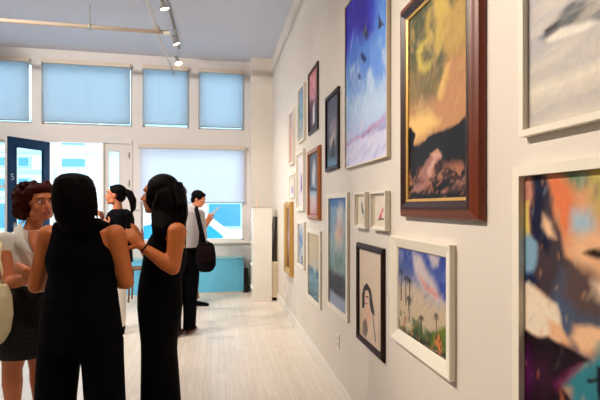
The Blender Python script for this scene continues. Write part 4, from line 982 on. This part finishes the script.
cap(bm, s1, .068, s1.lerp(e1,.75), .062); cap(bm, s2, .068, s2.lerp(e2,.75), .062)
fleshy('shirt', bm, F_white, t, .01, 2)
bm = bmesh.new(); loft(bm, [ringpx(184.5,202,250,z6,.16), ringpx(184,202,262,z6,.16)], 24)
loft(bm, [(P(194,255,z6-.07), RT*.10, FW*.09), (k1, RT*.08, FW*.08), (a1, RT*.07, FW*.07)], 18); loft(bm, [(P(189,255,z6+.07), RT*.10, FW*.09), (k2, RT*.08, FW*.08), (a2, RT*.07, FW*.07)], 18)
fleshy('trousers', bm, F_khaki, t, .01, 2)
shoe(t, a1, RT, F_black, 1.1); shoe(t, a2, RT, F_black, 1.1)
bm = bmesh.new(); pa, pb_, = P(207.5,218.5,z6-.22), P(218,207.5,z6-.14); wv = (FW*.20+RT*.01+UP*.015)
vs = []
for k in range(9):
    u = k/8; p = pa.lerp(pb_, u)+UP*.012*math.sin(u*PI); vs.append((bm.verts.new(p), bm.verts.new(p+wv)))
for a, b in zip(vs, vs[1:]): bm.faces.new((a[0],a[1],b[1],b[0]))
o = obj('paper_sheet', bm, mat('paper', (240,238,232), .7)); sm_ = o.modifiers.new('thick','SOLIDIFY'); sm_.thickness = .0012
recentre(o); tag(o, 'white sheet of paper held up by the reader near the shop window', 'paper')
# ---------------------------------------------------------------- the street outside
M_street = mat('street_asphalt', (150,156,160), .9, noise=.1, nscale=4); M_pave = mat('pavement', (190,192,192), .9, noise=.06, nscale=4)
M_fac = mat('pale_facade', (196,214,218), .8, noise=.03, nscale=2); M_fac2 = mat('facade_band', (150,184,194), .8)
M_dkglass = mat('street_glass', (54,120,144), .3); M_carw = mat('white_car_paint', (236,240,242), .25, coat=.5)
M_carglass = mat('car_glass', (40,140,180), .12, spec=.6)
o = obj('street', B(-16, 10, BY+.22, 26, -.40, -.25), M_street); o['kind'] = 'structure'
o = obj('pavement', B(-16, 10, BY+.22, BY+2.2, -.12, -.02), M_pave); o['kind'] = 'structure'
t = thing('street_building', 'pale building with horizontal bands and windows across the street, seen through the doorway', 'building', (-5, 19, -.12))
obj('wall', B(-16, 9, 19, 20, -.12, 9), M_fac, t)
for z in (1.85, 2.88, 3.68, 5.0): obj('band', B(-16, 9, 18.9, 19.0, z, z+.14), M_fac2, t)
rnd = random.Random(1)
for i in range(11):
    x = -15.3+i*2.12
    for z0, z1_ in ((.6,1.7),(2.1,2.7),(3.1,3.55),(4.0,4.8)):
        w_ = obj('window', B(x, x+1.5, 18.93, 19.0, z0, z1_), M_fac2, t)
        p_ = obj('pane', B(x+.08, x+1.42, 18.9, 18.95, z0+.07, z1_-.07), M_dkglass, t); p_.parent = w_
# recessed entry piers outside the doorway
for x0, x1, l in ((back(53,207,8.6)[0], back(60,207,8.6)[0], 'left'), (back(89,207,8.6)[0], back(101,207,8.6)[0], 'right')):
    o = recentre(obj('entry_post', B(x0-.12 if l == 'left' else x0, x1, 8.5, 8.68, -.02, 3.4), mat('bright_white_paint', (244,248,248), .5), bevel=.01))
    tag(o, 'white post outside the open doorway, on its %s side' % l, 'post')
# parked car
ct = thing('parked_car', 'white parked car with blue-tinted glass, seen under the shop window blind', 'car', (-1.0, 10.6, -.25))
prof = [(-2.1,.28),(-2.15,.62),(-2.0,.86),(-1.35,.98),(-.75,1.40),(-.1,1.52),(.82,1.48),(1.45,1.0),(2.05,.88),(2.2,.70),(2.15,.28)]
cx0 = -1.0; cy0 = 10.0
bm = bmesh.new(); N = len(prof); Ls = []
for yy, k in ((0,.96),(.12,1.0),(.85,1.02),(1.58,1.0),(1.70,.96)):
    tuck = lambda z: (.16*max(0,(z-.95)/.5)) * (1 if yy < .85 else -1) * (1 if yy != .85 else 0)
    Ls.append([bm.verts.new((cx0+x, cy0+yy+tuck(z), -.25+.28+(z-.28)*k)) for x, z in prof])
for a, b in zip(Ls, Ls[1:]):
    for i in range(N): bm.faces.new((a[i], a[(i+1)%N], b[(i+1)%N], b[i]))
bm.faces.new(Ls[0]); bm.faces.new(Ls[-1][::-1]); obj('body', bm, M_carw, ct, bevel=.03)
def car_glass(pts):
    bm = bmesh.new(); f = [bm.verts.new((cx0+x, cy0-.012+.16*max(0,(z-.95)/.5), -.25+z)) for x, z in pts]; b = [bm.verts.new(v.co+Vector((0,.03,0))) for v in f]; n = len(f)
    bm.faces.new(f); bm.faces.new(b[::-1])
    for i in range(n): bm.faces.new((f[i], f[(i+1)%n], b[(i+1)%n], b[i]))
    obj('side_window', bm, M_carglass, ct)
car_glass([(-1.15,1.0),(-.68,1.32),(-.12,1.42),(-.12,1.0)]); car_glass([(-.04,1.02),(-.04,1.42),(.72,1.40),(1.12,1.08),(1.1,1.02)])
obj('side_trim', B(cx0-1.9, cx0+1.9, cy0-.02, cy0+.02, .62, .67), M_carglass, ct)
for x in (-1.35, 1.35):
    bm = bmesh.new(); cyl(bm, (cx0+x, cy0-.03, .07), (cx0+x, cy0+.2, .07), .32, seg=28); w_ = obj('wheel', bm, M_dark, ct)
    bm = bmesh.new(); cyl(bm, (cx0+x, cy0-.04, .07), (cx0+x, cy0-.02, .07), .19, seg=20); h_ = obj('hubcap', bm, M_metal, ct); h_.parent = w_

# ---------------------------------------------------------------- light and camera
WP = 150
lamp(TX, 5.1, (.3,5.4,.6), 'chrome track light on the window-side track, nearest of its lamps', 100, spot=70, drop=.24)
lamp(TX, 6.45, (.5,6.6,1.6), 'chrome track light beyond the pipe tee, middle of the window-side track', 50, spot=70, drop=.14)
lamp(TX, 6.85, (.3,5.9,1.0), 'chrome track light farthest along, nearest the windows', 60, spot=70, drop=.30)
lamp(-2.1, 1.75, (W,.75,1.7), 'chrome track light above the group, nearest the photographer', 215, spot=54)
lamp(-2.1, 2.45, (W,1.45,1.6), 'chrome track light above the group, second from the photographer', 200, spot=50)
lamp(-2.1, 3.2, (W,2.3,1.75), 'chrome track light above the group, third from the photographer', 80)
lamp(-2.1, 4.1, (W,3.5,1.75), 'chrome track light above the group, farthest from the photographer', 50)
for y, tg, p, l in ((1.2,(-2.6,BY,3.2),190,'nearest the photographer'),(2.2,(.3,BY,2.9),190,'second from the photographer'),(3.2,(-.9,BY,2.6),130,'third from the photographer'),(4.2,(-.4,5.6,0),240,'farthest from the photographer')):
    lamp(-3.4, y, tg, 'added unseen fill light on the left-hand track, '+l, p, spot=95, size=.06, col=(1,.92,.85))  # fill lamps added out of view to brighten back wall and floor
lamp(TX, 1.5, (-1.25,2.9,1.35), 'added unseen fill light on the window-side track, nearest the photographer', 80, spot=60)  # added overhead, out of view, to brighten the white blouse
lamp(TX, 3.2, (-.75,3.0,1.2), 'added unseen fill light on the window-side track, above the people in black', 30, spot=60)  # added out of view as extra light on the bare arms
w = bpy.data.worlds.new('sky'); bpy.context.scene.world = w; w.use_nodes = True
bg = w.node_tree.nodes['Background']; bg.inputs[0].default_value = (.80,.88,1,1); bg.inputs[1].default_value = 4.4
cam = bpy.data.cameras.new('camera'); co = bpy.data.objects.new('camera', cam); C.objects.link(co)
cam.sensor_width = 36; cam.lens = 36*F/600; cam.shift_y = 7/600; cam.clip_start = .05
co.location = (0,0,EYE); co.rotation_euler = (PI/2, 0, -YAW); bpy.context.scene.camera = co
v = bpy.context.scene.view_settings; v.view_transform = 'Standard'; v.look = 'None'; v.gamma = 1; v.use_curve_mapping = False; v.exposure = 0.45
